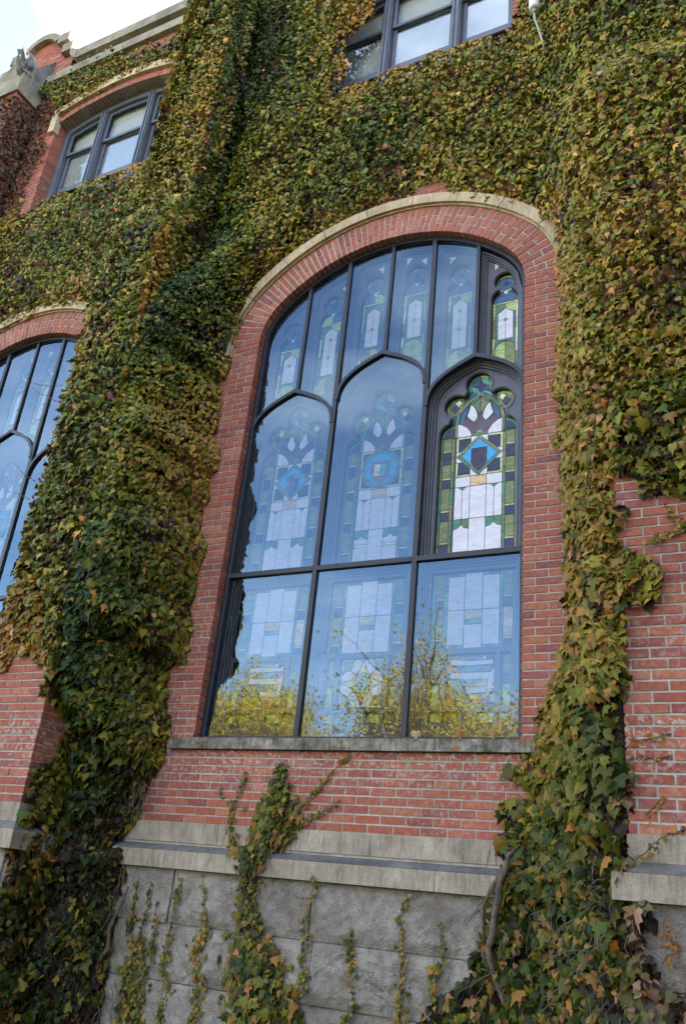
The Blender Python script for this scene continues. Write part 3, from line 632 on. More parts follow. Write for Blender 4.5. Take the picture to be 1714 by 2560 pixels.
# unseen projecting mass right of the picture, added to block sky light
wx, wy = 3.0, -13.0
bpart(box('wing_blocker', wx+.01, 13, wy, 12, GROUND, 12.3, 'wing_blocker_brick', None))
bpart(box('coping_stone', wx-.09, 13.1, wy-.1, .0, 12.302, 12.52, 'coping_stone', None)); bpart(box('plinth_stone', wx-.03, 13.05, wy-.04, -.002, GROUND, .55, 'rock_stone', None))
for k, y in enumerate((-11, -7.4, -3.8)):
    for z0, z1 in ((1.3, 4.6), (6.6, 9.2)):
        bpart(box('window_frame', wx-.01, wx+.06, y-.75, y+.75, z0, z1, 'sash_paint', None))
        for a, b in ((y-.68, y-.03), (y+.03, y+.68)):
            for c, d in ((z0+.08, (z0+z1)/2-.03), ((z0+z1)/2+.03, z1-.08)): bpart(box('pane', wx-.016, wx-.006, a, b, c, d, 'window_pane', None))
        bpart(box('window_sill', wx-.08, wx+.05, y-.85, y+.85, z0-.14, z0-.002, 'coping_stone', None)); bpart(box('lintel', wx-.02, wx+.05, y-.85, y+.85, z1+.002, z1+.25, 'coping_stone', None))

# ------------------------------------------------------------------ the arched stained-glass window
def qarc(w, zs, za, inner=0.0, n=12):
    """right half of a lancet head from the springing (w,zs) to the apex (0,za)"""
    h = za-zs; A, B, C_, D_ = np.array([w, zs]), np.array([w, zs+.56*h]), np.array([.46*w, zs+.80*h]), np.array([0, za]); out = []
    for i in range(n+1):
        t = i/n; p = A*(1-t)**3+3*B*t*(1-t)**2+3*C_*t*t*(1-t)+D_*t**3; out.append((float(p[0]), float(p[1])))
    return out
def lancet(c, w, zs, za, zb):
    r = qarc(w, zs, za); return [(c+w, zb)]+[(c+x, z) for x, z in r]+[(c-x, z) for x, z in r[::-1][1:]]+[(c-w, zb)]
MID = 2.808; LC = [-.972, 0.003, .977]; LZS = [4.38, 4.64, 4.38]; LZA = [4.84, 5.10, 4.84]; LW = .472
MUL = [-.487, .492]; SUB = [-.955, .02, .970]
def lance_z(u):
    for c, zs, za in zip(LC, LZS, LZA):
        if abs(u-c) <= LW+.02:
            r = qarc(LW+.022, zs, za, n=24); X = [p[0] for p in r][::-1]; Z = [p[1] for p in r][::-1]
            return float(np.interp(abs(u-c), X, Z))
    return 4.4

def lancet_panes(kind):
    P = []
    def add(poly, col, lay=0, ins=.0026): P.append((poly, col, lay, ins))
    def both(poly, col, lay=0):
        add(poly, col, lay); add([(-x, z) for x, z in poly], col, lay)
    # borders
    zz = [2.895, 3.12, 3.30, 3.54, 3.72, 3.92, 4.06]
    for a, b in zip(zz, zz[1:]): both(rect(.339, .366, a, b), random.choice(['green', 'green', 'teal', 'olive']))
    seg = [(4.06, 3.935, 'olive'), (3.935, 3.918, 'pale'), (3.918, 3.79, 'navy'), (3.79, 3.65, 'olive'), (3.65, 3.632, 'pale'), (3.632, 3.543, 'navy'), (3.543, 3.322, 'olive'), (3.322, 3.304, 'pale'), (3.304, 3.215, 'navy'), (3.215, 3.012, 'olive'), (3.012, 2.994, 'pale'), (2.994, 2.895, 'navy')]
    for b, a, col in seg: both(rect(.257, .338, a, b), col)
    zz = [2.895, 3.06, 3.22, 3.38, 3.54, 3.70, 3.86, 4.05]
    for a, b in zip(zz, zz[1:]): both(rect(.227, .256, a, b), random.choice(['green', 'olive', 'green', 'teal']))
    # white field
    for x0, x1 in ((-.068, .083),): add(rect(x0, x1, 2.895, 3.219), 'white'); add(rect(x0, x1, 3.221, 3.54), 'white'); add(rect(x0, x1, 3.541, 3.642), 'tan')
    for x0, x1 in ((-.21, -.068), (.083, .227)):
        m = (x0+x1)/2; w = x1-x0
        if kind == 'book':
            add(rect(x0, x1, 2.895, 3.045), 'white'); add(rect(x0, x1, 3.046, 3.075), 'cream'); zb = 3.076
        else: zb = 2.895
        og = [(x1, 3.125), (m+.03, 3.135), (m, 3.168), (m-.03, 3.135), (x0, 3.125)]
        add([(x0, zb), (x1, zb)]+og, 'white'); 
        add([(m, 3.169), (m+.03, 3.136), (x1, 3.126), (x1, 3.219), (m, 3.219)], 'green'); add([(m, 3.219), (x0, 3.219), (x0, 3.126), (m-.03, 3.136), (m, 3.169)], 'teal')
        add([(x0, 3.221), (m, 3.221), (m, 3.505), (m-.04, 3.539), (x0, 3.539)], 'white'); add([(m, 3.221), (x1, 3.221), (x1, 3.539), (m+.04, 3.539), (m, 3.505)], 'white')
        add([(m-.04, 3.54), (m, 3.506), (m+.04, 3.54)], 'teal', 0, .001); add(rect(x0, x1, 3.541, 3.642), 'white')
    # medallion block
    for x0, x1, e in ((-.19, -.075, -.21), (.09, .205, .227)):
        for z0, z1 in ((3.665, 3.79), (3.905, 4.035)): add(rect(x0, x1, z0, z1), 'navy')
        a, b = sorted((e, x0 if e < 0 else x1))
        for z0, z1 in ((3.645, 3.79), (3.905, 4.055)): add(rect(a, b, z0, z1), 'pale', 0, .0015)
        for z0, z1 in ((3.645, 3.664), (4.036, 4.056)): add(rect(x0, x1, z0, z1), 'pale', 0, .0015)
        add(rect(min(e, x0), max(e, x1) if e > 0 else x1, 3.792, 3.903), 'white')
    add(rect(-.073, .088, 3.645, 4.055), 'white')
    cx, cz = .006, 3.853
    def ring(r0, r1, a0, a1, n=6):
        A = [math.radians(a0+(a1-a0)*i/n) for i in range(n+1)]
        return [(cx+r1*math.cos(a), cz+r1*math.sin(a)) for a in A]+[(cx+r0*math.cos(a), cz+r0*math.sin(a)) for a in A[::-1]]
    if kind == 'book':
        add(ring(0.0, .212, 0, 359, 30)[:31], 'LEAD', 1)
        for i in range(12): add(ring(.184, .21, i*30+1, i*30+29), random.choice(['olive', 'green', 'teal']), 2, .001)
        for i in range(8): add(ring(.166, .181, i*45+1, i*45+44), 'bluegreen', 2, .0005)
        for i in range(4): add([(cx, cz)]+ring(0, .162, i*90+46, i*90+134, 8)[:9], 'cyan', 2, .001)
        sh = [(-.094, 3.93), (.10, 3.93), (.10, 3.79), (.055, 3.725), (.003, 3.695), (-.05, 3.725), (-.094, 3.79)]
        add(sh, 'LEAD', 3, 0); add(sh, 'rust', 4, .004)
        add(rect(-.068, .072, 3.765, 3.905), 'LEAD', 5, 0); add(rect(-.065, .001, 3.772, 3.902), 'cream', 6, .002); add(rect(.003, .069, 3.772, 3.902), 'bluegreen', 6, .002)
    else:
        o = [(cx, 4.067), (cx+.219, cz), (cx, 3.638), (cx-.216, cz)]; i_ = [(cx, 4.022), (cx+.174, cz), (cx, 3.683), (cx-.17, cz)]
        add(o, 'LEAD', 1, 0)
        for k in range(4):
            a, b, c, d = o[k], o[(k+1) % 4], i_[(k+1) % 4], i_[k]; mo = ((a[0]+b[0])/2, (a[1]+b[1])/2); mi = ((c[0]+d[0])/2, (c[1]+d[1])/2)
            add([a, mo, mi, d], random.choice(['green', 'olive', 'teal']), 2, .002); add([mo, b, c, mi], random.choice(['green', 'olive']), 2, .002)
        add(i_, 'cyan', 2, .003)
        sh = [(-.068, 3.925), (.083, 3.925), (.083, 3.775), (.05, 3.725), (.007, 3.688), (-.04, 3.725), (-.068, 3.775)]
        add(sh, 'LEAD', 3, 0)
        if kind == 'band':
            add([(-.068, 3.867), (.083, 3.867), (.083, 3.775), (.05, 3.725), (.007, 3.688), (-.04, 3.725), (-.068, 3.775)], 'purple', 4, .003)
            add(rect(-.068, .006, 3.89, 3.925), 'purple', 4, .002); add(rect(.008, .083, 3.89, 3.925), 'purple', 4, .002); add(rect(-.068, .083, 3.867, 3.888), 'navy', 4, .001)
        else:
            add([(-.068, 3.925), (.083, 3.925), (.083, 3.775), (.05, 3.725), (.007, 3.688), (-.04, 3.725), (-.068, 3.775)], 'blue', 4, .002)
            add([(-.062, 3.87), (-.02, 3.87), (-.02, 3.715), (-.062, 3.772)], 'rust', 5, 0); add([(.035, 3.885), (.078, 3.885), (.078, 3.775), (.035, 3.715)], 'purple', 5, 0); add(rect(.02, .078, 3.888, 3.92), 'orange', 5, 0)
    # fan head
    add(rect(-.072, .088, 4.058, 4.085), 'green')
    add([(-.03, 4.086), (.045, 4.086), (.007, 4.115)], 'bluegreen', 2, .001)
    fan = [(-.215, 4.20), (-.14, 4.25), (-.05, 4.205), (.008, 4.285), (.068, 4.203), (.15, 4.255), (.225, 4.20), (.21, 4.06), (-.2, 4.06)]
    add(fan, 'mauve')
    for s in (1, -1):
        def m(p): return [(.006+s*x, z) for x, z in p]
        add(m([(.21, 4.06), (.212, 4.205), (.17, 4.19), (.12, 4.15), (.085, 4.10), (.076, 4.06)]), 'white', 1, .002)
        add(m([(.09, 4.40), (.125, 4.275), (.09, 4.235), (.055, 4.205), (.025, 4.25), (.03, 4.30), (.055, 4.36)]), 'white', 1, .002)
        add(m([(.002, 4.29), (.02, 4.31), (.05, 4.365), (.082, 4.40), (.02, 4.445), (.002, 4.455)]), 'olive' if s > 0 else 'green', 0)
        # band that crosses into the foils and the blue lenses beside it
        arc = [(.235, 4.06), (.24, 4.20), (.215, 4.33), (.12, 4.445), (.0, 4.52)]; arc2 = [(.205, 4.06), (.208, 4.20), (.185, 4.315), (.10, 4.42), (.0, 4.48)]
        for a, b, c, d in zip(arc, arc[1:], arc2[1:], arc2): add(m([a, b, c, d]), random.choice(['green', 'olive', 'teal']), 3, .002)
        add(m([(.20, 4.20), (.178, 4.31), (.13, 4.385), (.125, 4.30), (.155, 4.23)]), 'blue', 2, .002)
        add(m([(.095, 4.42), (.005, 4.475), (.02, 4.45), (.085, 4.405)]), 'olive', 2, .001)
        add(m([(.012, 4.53), (.115, 4.455), (.10, 4.50), (.06, 4.525)]), 'bluegreen' if s > 0 else 'blue', 1, .001)
        # side foil
        fx, fz = .212, 4.378
        def fr(r0, r1, a0, a1): A = [math.radians(a0+(a1-a0)*i/5) for i in range(6)]; return m([(fx+r1*math.cos(a), fz+r1*math.sin(a)) for a in A]+[(fx+r0*math.cos(a), fz+r0*math.sin(a)) for a in A[::-1]])
        for a in range(-60, 120, 45): add(fr(.088, .116, a, a+44), random.choice(['green', 'olive', 'lime']), 0, .001)
        add(fr(.0, .087, -60, 120)[:6]+m([(fx-.05, fz+.07), (fx-.03, fz-.07)]), 'olive', 0, .001)
        add(m([(fx+.085, fz+.01), (fx+.03, fz+.055), (fx-.01, fz+.0), (fx+.035, fz-.06)]), 'navy', 2, .001)
        add(m([(fx-.005, fz+.09), (fx+.03, fz+.06), (fx+.0, fz+.015), (fx-.03, fz+.06)]), 'cream', 2, .001)
        # shoulder
        A = [math.radians(a) for a in range(0, 95, 15)]; cx0, cz0 = .252, 4.078
        add(m([(cx0+.084*math.cos(a), cz0+.084*math.sin(a)) for a in A]+[(cx0, cz0)]), 'navy', 0, .001)
        add(m([(cx0+.112*math.cos(a), cz0+.112*math.sin(a)) for a in A]+[(cx0+.086*math.cos(a), cz0+.086*math.sin(a)) for a in A[::-1]]), 'teal', 0, .001)
    # top foil
    fz = 4.59
    for a in range(-30, 210, 40):
        A = [math.radians(a+i*8-.5) for i in range(6)]
        add([(.003+.118*math.cos(t), fz+.118*math.sin(t)) for t in A]+[(.003+.09*math.cos(t), fz+.09*math.sin(t)) for t in A[::-1]], random.choice(['green', 'olive', 'lime', 'teal']), 0, .001)
    for i in range(4):
        A = [math.radians(i*90+j*11.25) for j in range(9)]; add([(.003+.088*math.cos(t), fz+.088*math.sin(t)) for t in A]+[(.003, fz)], ['bluegreen', 'blue', 'bluegreen', 'blue'][i], 0, .001)
    add([(.003, fz+.085), (.045, fz), (.003, fz-.085), (-.04, fz)], 'navy', 2, .001); add([(.075, fz), (.04, fz+.02), (-.035, fz+.02), (-.07, fz), (-.035, fz-.02), (.04, fz-.02)], 'navy', 1, .001)
    return P
def cinquefoil(c):
    def arc(x, z, r, a0, a1, n=9): return [(x+r*math.cos(math.radians(a0+(a1-a0)*i/n)), z+r*math.sin(math.radians(a0+(a1-a0)*i/n))) for i in range(n+1)]
    R = [(.366, 2.893)]+arc(.252, 4.078, .114, 0, 78)+arc(.212, 4.378, .119, -68, 130)+arc(.003, 4.59, .121, -35, 90)
    return [(c+x, z) for x, z in R]+[(c-x, z) for x, z in R[::-1][1:]]
UP = [(-1.205, 5.745, 5.449, 5.082, [5.307]), (-.727, 5.978, 5.69, 5.085, [5.533, 5.305]), (-.235, 6.12, 5.824, 5.33, [5.549]), (.243, 6.12, 5.822, 5.334, [5.551]), (.737, 5.975, 5.678, 5.085, [5.533, 5.309]), (1.207, 5.745, 5.449, 5.08, [5.307])]
def up_bottom(c, x): return lance_z(c+x)+.075
def keyhole(c, cz):
    def arc(x, z, r, a0, a1, n=8): return [(x+r*math.cos(math.radians(a0+(a1-a0)*i/n)), z+r*math.sin(math.radians(a0+(a1-a0)*i/n))) for i in range(n+1)]
    h = cz-.215
    R = [(.131, h)]+arc(0, h, .131, 0, 62)+arc(0, cz, .104, -58, 90, 12)
    L = [(-x, z) for x, z in R[::-1][1:]]
    bot = [(x, up_bottom(c, x)) for x in np.linspace(-.131, .131, 7)]
    return [(c+x, z) for x, z in R+L+bot]
def upper_panes(c, cz, wt, wb, dia):
    P = []; h = cz-.232
    def add(poly, col, lay=0, ins=.002): P.append((poly, col, lay, ins))
    bl = max(up_bottom(c, -.13), up_bottom(c, -.07)); br = max(up_bottom(c, .13), up_bottom(c, .07))
    for s, zb in ((1, br), (-1, bl)):
        def m(p): return [(s*x, z) for x, z in p]
        zz = [zb, (zb+wb)/2, wb+.02, (wb+wt)/2-.05, wt-.12, h]
        for a, b in zip(zz, zz[1:]): add(m(rect(.102, .13, a, b)), random.choice(['cream', 'olive', 'lime', 'pale', 'green']), 0, .0015)
        for a, b in ((wb-.03, (wb+wt)/2-.02), ((wb+wt)/2-.02, wt-.06)): add(m(rect(.076, .101, a, b)), random.choice(['teal', 'blue', 'green']), 0, .0015)
        add(m([(.0, wt+.004), (.04, wt-.03), (.075, wt-.055), (.101, wt-.055), (.101, h-.014), (.0, h-.014)]), 'green' if s < 0 else random.choice(['teal', 'lime']), 0)
        ds = sorted(dia); zz = [wb]+ds+[None]
        lo = wb
        for z in ds: add(m(rect(.0, .075, lo, z)), 'white'); lo = z
        add(m([(.0, lo), (.075, lo), (.075, wt-.058), (.04, wt-.034), (.0, wt)]), 'white')
        A = [math.radians(a) for a in range(0, 91, 15)]; r = .1; tz = wb-.028-r
        b0 = up_bottom(c, s*.10); b1 = up_bottom(c, 0)
        add(m([(r*math.cos(a), tz+r*math.sin(a)) for a in A]+[(0, b1+.01), (.10, b0+.01)]), 'lime' if random.random() < .6 else 'olive')
        add(m([(.101, wb-.004), (0, wb-.004), (0, wb-.026)]+[(r*1.0*math.cos(a), tz+.004+r*math.sin(a)) for a in A[::-1]]), 'teal', 0, .002)
        add(m([(.128*math.cos(a), h+.005+.118*math.sin(a)) for a in A]+[(0, h+.005)]), 'blue' if cz < 6 and abs(c) > 1 or random.random() < .5 else 'lime')
    add(rect(-.13, .13, h-.012, h+.004), 'pale', 1, .001)
    for z in dia: add([(.022, z), (0, z+.028), (-.022, z), (0, z-.028)], 'bluegreen', 2, 0)
    for i in range(8):
        A = [math.radians(i*45+j*11.25) for j in range(5)]
        add([(.103*math.cos(t), cz+.103*math.sin(t)) for t in A]+[(.08*math.cos(t), cz+.08*math.sin(t)) for t in A[::-1]], random.choice(['green', 'teal', 'lime', 'olive']), 0, .001)
    for i in range(4):
        A = [math.radians(i*90+45+j*15) for j in range(7)]; add([(.079*math.cos(t), cz+.079*math.sin(t)) for t in A]+[(0, cz)], 'blue', 0, .001)
    add([(.05, cz), (.015, cz+.015), (0, cz+.05), (-.015, cz+.015), (-.05, cz), (-.015, cz-.015), (0, cz-.05), (.015, cz-.015)], 'navy', 2, .001)
    add([(.022, cz-.108), (0, cz-.085), (-.022, cz-.108), (0, cz-.131)], 'white', 2, .001)
    return P
def lower_panes(kind):
    P = []
    def add(poly, col, lay=0, ins=.0026): P.append((poly, col, lay, ins))
    for s in (1, -1):
        def m(p): return [(s*x, z) for x, z in p]
        for a, b in ((2.035, 2.2), (2.2, 2.38), (2.38, 2.55), (2.55, 2.708)):
            add(m(rect(.341, .367, a, b)), random.choice(['teal', 'bluegreen', 'olive', 'green']), 0, .0015); add(m(rect(.229, .255, a, b)), random.choice(['teal', 'bluegreen', 'green']), 0, .0015)
        d = 0 if s < 0 else 0
        for a, b, col in ((2.49, 2.708, 'olive'), (2.47, 2.488, 'pale'), (2.385, 2.468, 'navy'), (2.135, 2.383, 'olive' if (s > 0) == (kind != 'flag') or kind == 'rose' else 'tan'), (2.112, 2.132, 'pale'), (2.035, 2.11, 'navy')): add(m(rect(.257, .339, a, b)), col)
        x0, x1 = (.079, .226)
        for q in range(3): add(m(rect(x0+q*.049, x0+(q+1)*.049, 2.679, 2.708)), random.choice(['teal', 'bluegreen', 'green']), 0, .001)
        add(m(rect(x0, x1, 2.376, 2.677)), 'white')
        if kind == 'rose': add(m(rect(x0, x1, 2.035, 2.374)), 'white')
        else:
            add(m(rect(x0, x1, 2.07, 2.374)), 'white')
            for q in range(3): add(m(rect(x0+q*.049, x0+(q+1)*.049, 2.035, 2.068)), random.choice(['teal', 'bluegreen', 'green']), 0, .001)
        # small side lights of the lower sash
        for a, b, col in ((1.825, 1.985, 'olive'), (1.74, 1.822, 'navy'), (1.565, 1.737, 'lime')): add(m(rect(.260, .334, a, b)), col)
    add(rect(-.077, .077, 2.376, 2.708), 'white'); add(rect(-.077, .077, 2.292, 2.374), 'tan')
    for q in range(3): add(rect(-.077+q*.0513, -.077+(q+1)*.0513, 2.25, 2.29), random.choice(['bluegreen', 'teal']), 0, .001)
    add(rect(-.077, .077, 2.035, 2.248), 'white')
    for x0, x1, col in ((-.335, -.24, 'lime'), (-.215, -.085, 'olive'), (.075, .21, 'lime'), (.24, .335, 'olive')): add(rect(x0, x1, 1.432, 1.512), col)
    if kind == 'rose':
        add(rect(-.203, .208, 1.562, 1.985), 'LEAD', 0, 0)
        cx, cz = .005, 1.775
        for sx in (1, -1):
            for sz in (1, -1):
                def m(p): return [(cx+sx*x, cz+sz*z) for x, z in p]
                add(m([(.09, .205), (.19, .205), (.19, .10), (.15, .115), (.115, .15)]), 'olive', 1, .004)
                add(m(rect(.10, .20, .193, .208)), 'pale', 2, .001); add(m(rect(.19, .204, .10, .192)), 'pale', 2, .001)
                add(m([(.006, .208), (.083, .208), (.11, .15), (.112, .112), (.07, .075), (.03, .12)]), 'white', 1, .002)
                add(m([(.204, .006), (.204, .06), (.15, .105), (.114, .110), (.075, .07), (.12, .03)]), 'white', 1, .002)
        for a, col in ((0, 'cream'), (90, 'cream'), (180, 'cream'), (270, 'orange')):
            ca, sa = math.cos(math.radians(a)), math.sin(math.radians(a))
            add([(cx+x*ca-z*sa, cz+x*sa+z*ca) for x, z in ((.19, 0), (.11, .028), (.07, .06), (.07, -.06), (.11, -.028))], col, 2, .002)
        def disc(r, n=20): return [(cx+r*math.cos(2*math.pi*i/n), cz+r*math.sin(2*math.pi*i/n)) for i in range(n)]
        add(disc(.094), 'LEAD', 3, 0)
        for i in range(8):
            A = [math.radians(i*45+j*9+.8) for j in range(6)]
            add([(cx+.09*math.cos(t), cz+.09*math.sin(t)) for t in A]+[(cx+.066*math.cos(t), cz+.066*math.sin(t)) for t in A[::-1]], random.choice(['olive', 'lime']), 4, .0008)
        for i in range(4):
            A = [math.radians(i*90+j*15) for j in range(7)]; add([(cx, cz)]+[(cx+.062*math.cos(t), cz+.062*math.sin(t)) for t in A], 'bluegreen', 4, .003)
    else:
        add(rect(-.212, .208, 1.562, 1.985), 'LEAD', 0, 0)
        add([(-.21, 1.983), (.206, 1.983), (.206, 1.965), (-.17, 1.965), (-.185, 1.90), (-.21, 1.9)], 'rust', 1, .002)
        add([(-.16, 1.967), (.09, 1.963), (.115, 1.944), (-.168, 1.951)], 'bluegreen', 1, .001)
        add([(-.187, 1.90), (.0, 1.897), (.18, 1.903), (.186, 1.942), (.0, 1.938), (-.17, 1.949)], 'white', 2, .002)
        add([(-.21, 1.895), (-.09, 1.893), (-.125, 1.845), (-.175, 1.842), (-.21, 1.83)], 'orange', 1, .002)
        add([(-.03, 1.893), (.12, 1.893), (.02, 1.842), (-.12, 1.845)], 'bluegreen', 1, .002); add([(.12, 1.893), (.18, 1.893), (.16, 1.845), (.02, 1.842)], 'rust', 1, .002)
        add([(-.178, 1.79), (.143, 1.782), (.165, 1.838), (-.172, 1.84)], 'white', 2, .002)
        add([(-.1, 1.787), (.1, 1.782), (.0, 1.735), (-.065, 1.727)], 'bluegreen', 1, .002); add([(.1, 1.782), (.14, 1.78), (.13, 1.725), (-.03, 1.725)], 'tan', 1, .002)
        add([(-.048, 1.722), (.13, 1.722), (.128, 1.672), (-.025, 1.67)], 'white', 2, .002); add([(-.018, 1.666), (.128, 1.666), (.126, 1.62), (.004, 1.62)], 'tan', 1, .002)
        add([(.01, 1.617), (.13, 1.618), (.09, 1.566), (.012, 1.566)], 'orange', 1, .002)
        add([(.197, 1.878), (.16, 1.835), (.137, 1.75), (.132, 1.62), (.162, 1.685), (.188, 1.75)], 'white', 3, .001)
        add([(-.205, 1.57), (-.205, 1.72), (-.17, 1.66), (-.12, 1.57)], 'orange', 1, .002); add([(-.20, 1.775), (-.105, 1.785), (-.05, 1.66), (.0, 1.60), (.0, 1.567), (-.115, 1.567), (-.17, 1.67)], 'olive', 1, .002)
        for x, z, r in ((.109, 1.957, .014), (.185, 1.715, .012), (.172, 1.69, .009)): add([(x+r*math.cos(t*math.pi/5), z+r*math.sin(t*math.pi/5)) for t in range(10)], 'white', 4, 0)
        add([(.165, 1.66), (.204, 1.68), (.204, 1.60), (.15, 1.60)], 'tan', 1, .002)
    return P

GY = .262
def build_window(cx, individual):
    w = empty('arched_window', None, (cx, .1, 1.27)); bpart(w)
    winv = Matrix.Translation((-cx, -.1, -1.27))
    def wp(o):
        o.parent = w; o.matrix_parent_inverse = winv; return o
    def sh(poly): return [(cx+x, z) for x, z in poly]
    # outer black bars of the storm glazing
    wp(plate('storm_frame', arch_loop(cx, -.003, 1.272), [arch_loop(cx, -.044, 1.288)], .085, .135, 'storm_bar', None, .004))
    for u in MUL: wp(prism('mullion', sh(rect(u-.023, u+.023, 1.288, float(archz(u, -.04)))), .088, .135, 'storm_bar', None))
    xs = [-WH+.044, MUL[0]-.024, MUL[0]+.024, MUL[1]-.024, MUL[1]+.024, WH-.044]
    for a, b in ((xs[0], xs[1]), (xs[2], xs[3]), (xs[4], xs[5])): wp(prism('transom_bar', sh(rect(a, b, MID-.022, MID+.022)), .083, .132, 'storm_bar', None))
    for c, zs, za in zip(LC, LZS, LZA):
        o = lancet(c, LW+.018, zs, za+.012, zs-.02); i = lancet(c, LW-.016, zs, za-.032, zs-.02)
        wp(prism('arch_bar', sh(o+i[::-1]), .080, .130, 'storm_bar', None))
    for u in SUB: wp(prism('mullion', sh(rect(u-.017, u+.017, lance_z(u)+.01, float(archz(u, -.04)))), .090, .133, 'storm_bar', None))
    # storm panes: every light but the two open ones at the right
    g = []
    for a, b in ((xs[0], xs[1]), (xs[2], xs[3]), (xs[4], xs[5])): g.append(rect(a, b, 1.286, MID-.02))
    for k, (c, zs, za) in enumerate(zip(LC, LZS, LZA)):
        if k < 2 or not individual: g.append(lancet(c, LW-.012, zs, za-.02, MID+.02))
    ub = [-WH+.042, SUB[0], MUL[0], SUB[1], MUL[1], SUB[2], WH-.042]
    def upper_poly(i, d):
        a, b = ub[i]+d, ub[i+1]-d; U = np.linspace(b, a, 9)
        return [(float(u), float(archz(u, -.043-d))) for u in U]+[(float(u), lance_z(u)+d*1.1) for u in U[::-1]]
    for i in range(5 if individual else 6): g.append(upper_poly(i, .004))
    for p in g:                                                       # each sheet sits a hair out of true
        o = wp(prism('storm_pane', sh(p), .112, .116, 'storm_glass', None)); q = np.mean(np.array(sh(p)), 0); rx, rz = random.uniform(-.004, .004), random.uniform(-.003, .003)
        for v in o.data.vertices: v.co.y += (v.co.x-q[0])*rx+(v.co.z-q[1])*rz
    # inner painted timber: stepped mouldings and the tracery board
    steps = ((.004, .03, .15, .235), (.03, .05, .172, .236), (.05, .068, .192, .237))
    for c, zs, za in zip(LC, LZS, LZA):
        for d0, d1, ya, yb in steps:
            wp(plate('moulding', sh(lancet(c, LW-d0, zs, za-d0*1.15, MID)), [sh(lancet(c, LW-d1, zs, za-d1*1.15, MID+.02+d1*.6))], ya, yb, 'painted_frame', None, .003))
    for i in range(6):
        for d0, d1, ya, yb in ((.012, .03, .15, .235), (.03, .046, .172, .236), (.046, .06, .192, .237)):
            wp(plate('moulding', sh(upper_poly(i, d0)), [sh(upper_poly(i, d1))], ya, yb, 'painted_frame', None, .003))
    for a, b in ((xs[0], xs[1]), (xs[2], xs[3]), (xs[4], xs[5])):
        for d0, d1, ya, yb in steps: wp(plate('moulding', sh(rect(a+d0, b-d0, 1.29, MID-d0)), [sh(rect(a+d1, b-d1, 1.29+.022+d1*.5, MID-d1))], ya, yb, 'painted_frame', None, .003))
    hol = [sh(cinquefoil(c)) for c in LC]+[sh(keyhole(u[0], u[1])) for u in UP]
    for c in (LC[0], LC[1], LC[2]):
        hol += [sh(rect(c-.369, c+.369, 2.033, 2.71)), sh(rect(c-.208, c+.211, 1.56, 1.988)), sh(rect(c+.257, c+.337, 1.562, 1.988)), sh(rect(c-.337, c-.257, 1.562, 1.988))]
        hol += [sh(rect(c+a, c+b, 1.43, 1.515)) for a, b in ((-.338, -.238), (-.218, -.082), (.072, .213), (.238, .338))]
    wp(plate('tracery_board', arch_loop(cx, -.01, 1.273), hol, .214, .246, 'painted_frame', None, .004))
    wp(prism('lead_backing', arch_loop(cx, -.012, 1.275), GY+.004, GY+.03, 'lead', None, True))
    # cusped rebates around the cinquefoils
    for c in LC:
        o = inset(cinquefoil(c), -.022); wp(plate('moulding', sh(o), [sh(inset(cinquefoil(c), -.008))], .207, .2145, 'painted_frame', None, .002))
    for u in UP:
        o = inset(keyhole(u[0], u[1]), -.022); wp(plate('moulding', sh(o), [sh(inset(keyhole(u[0], u[1]), -.008))], .207, .2145, 'painted_frame', None, .002))
    P = []
    def put(c, L):
        for poly, col, lay, ins in L: P.append(([(cx+c+x, z) for x, z in poly], col, lay, ins))
    for c, k in zip(LC, ('tri', 'book', 'band')): put(c, lancet_panes(k))
    for u in UP: put(u[0], upper_panes(*u))
    for c, k in zip(LC, ('flag', 'rose', 'flag')): put(c, lower_panes(k))
    for u, z, s in ((-.56, 6.19, -1), (-.135, 6.33, -1), (.135, 6.36, 1), (.36, 6.30, -1), (.62, 6.22, 1), (1.105, 6.0, 1)):
        P.append(([(cx+u, z), (cx+u+s*.065, z-.02), (cx+u, z-.10)], 'cream', -14, 0))
    A = [abs(area(p[0])) if p[1] != 'LEAD' else 0 for p in P]
    keep = set(np.argsort(A)[::-1][:295]) if individual else set()
    rv, rf, rm = [], [], []; slots = {}
    for i, (poly, col, lay, ins) in enumerate(P):
        q = inset(poly, ins) if ins else ccw(poly); y = GY-.0012*lay-random.uniform(0, .0006); mt = 'lead' if col == 'LEAD' else 'pane_'+col
        if lay == -14: y = .2125
        if i in keep: 
            o = wp(prism('pane', q, y, y+.004+.0012*max(lay, 0), mt, None))
        else:
            n0 = len(rf); prism_data(q, y, y+.004+.0012*max(lay, 0), False, rv, rf); rm += [slots.setdefault(mt, len(slots))]*(len(rf)-n0)
    o = mesh_obj('pane', rv, rf, 'lead', None, stuff=True); o.data.materials.clear()
    for m in slots: o.data.materials.append(MATS[m])
    o.data.polygons.foreach_set('material_index', rm); wp(o)
    return w
build_window(XC, True); build_window(XL, False)

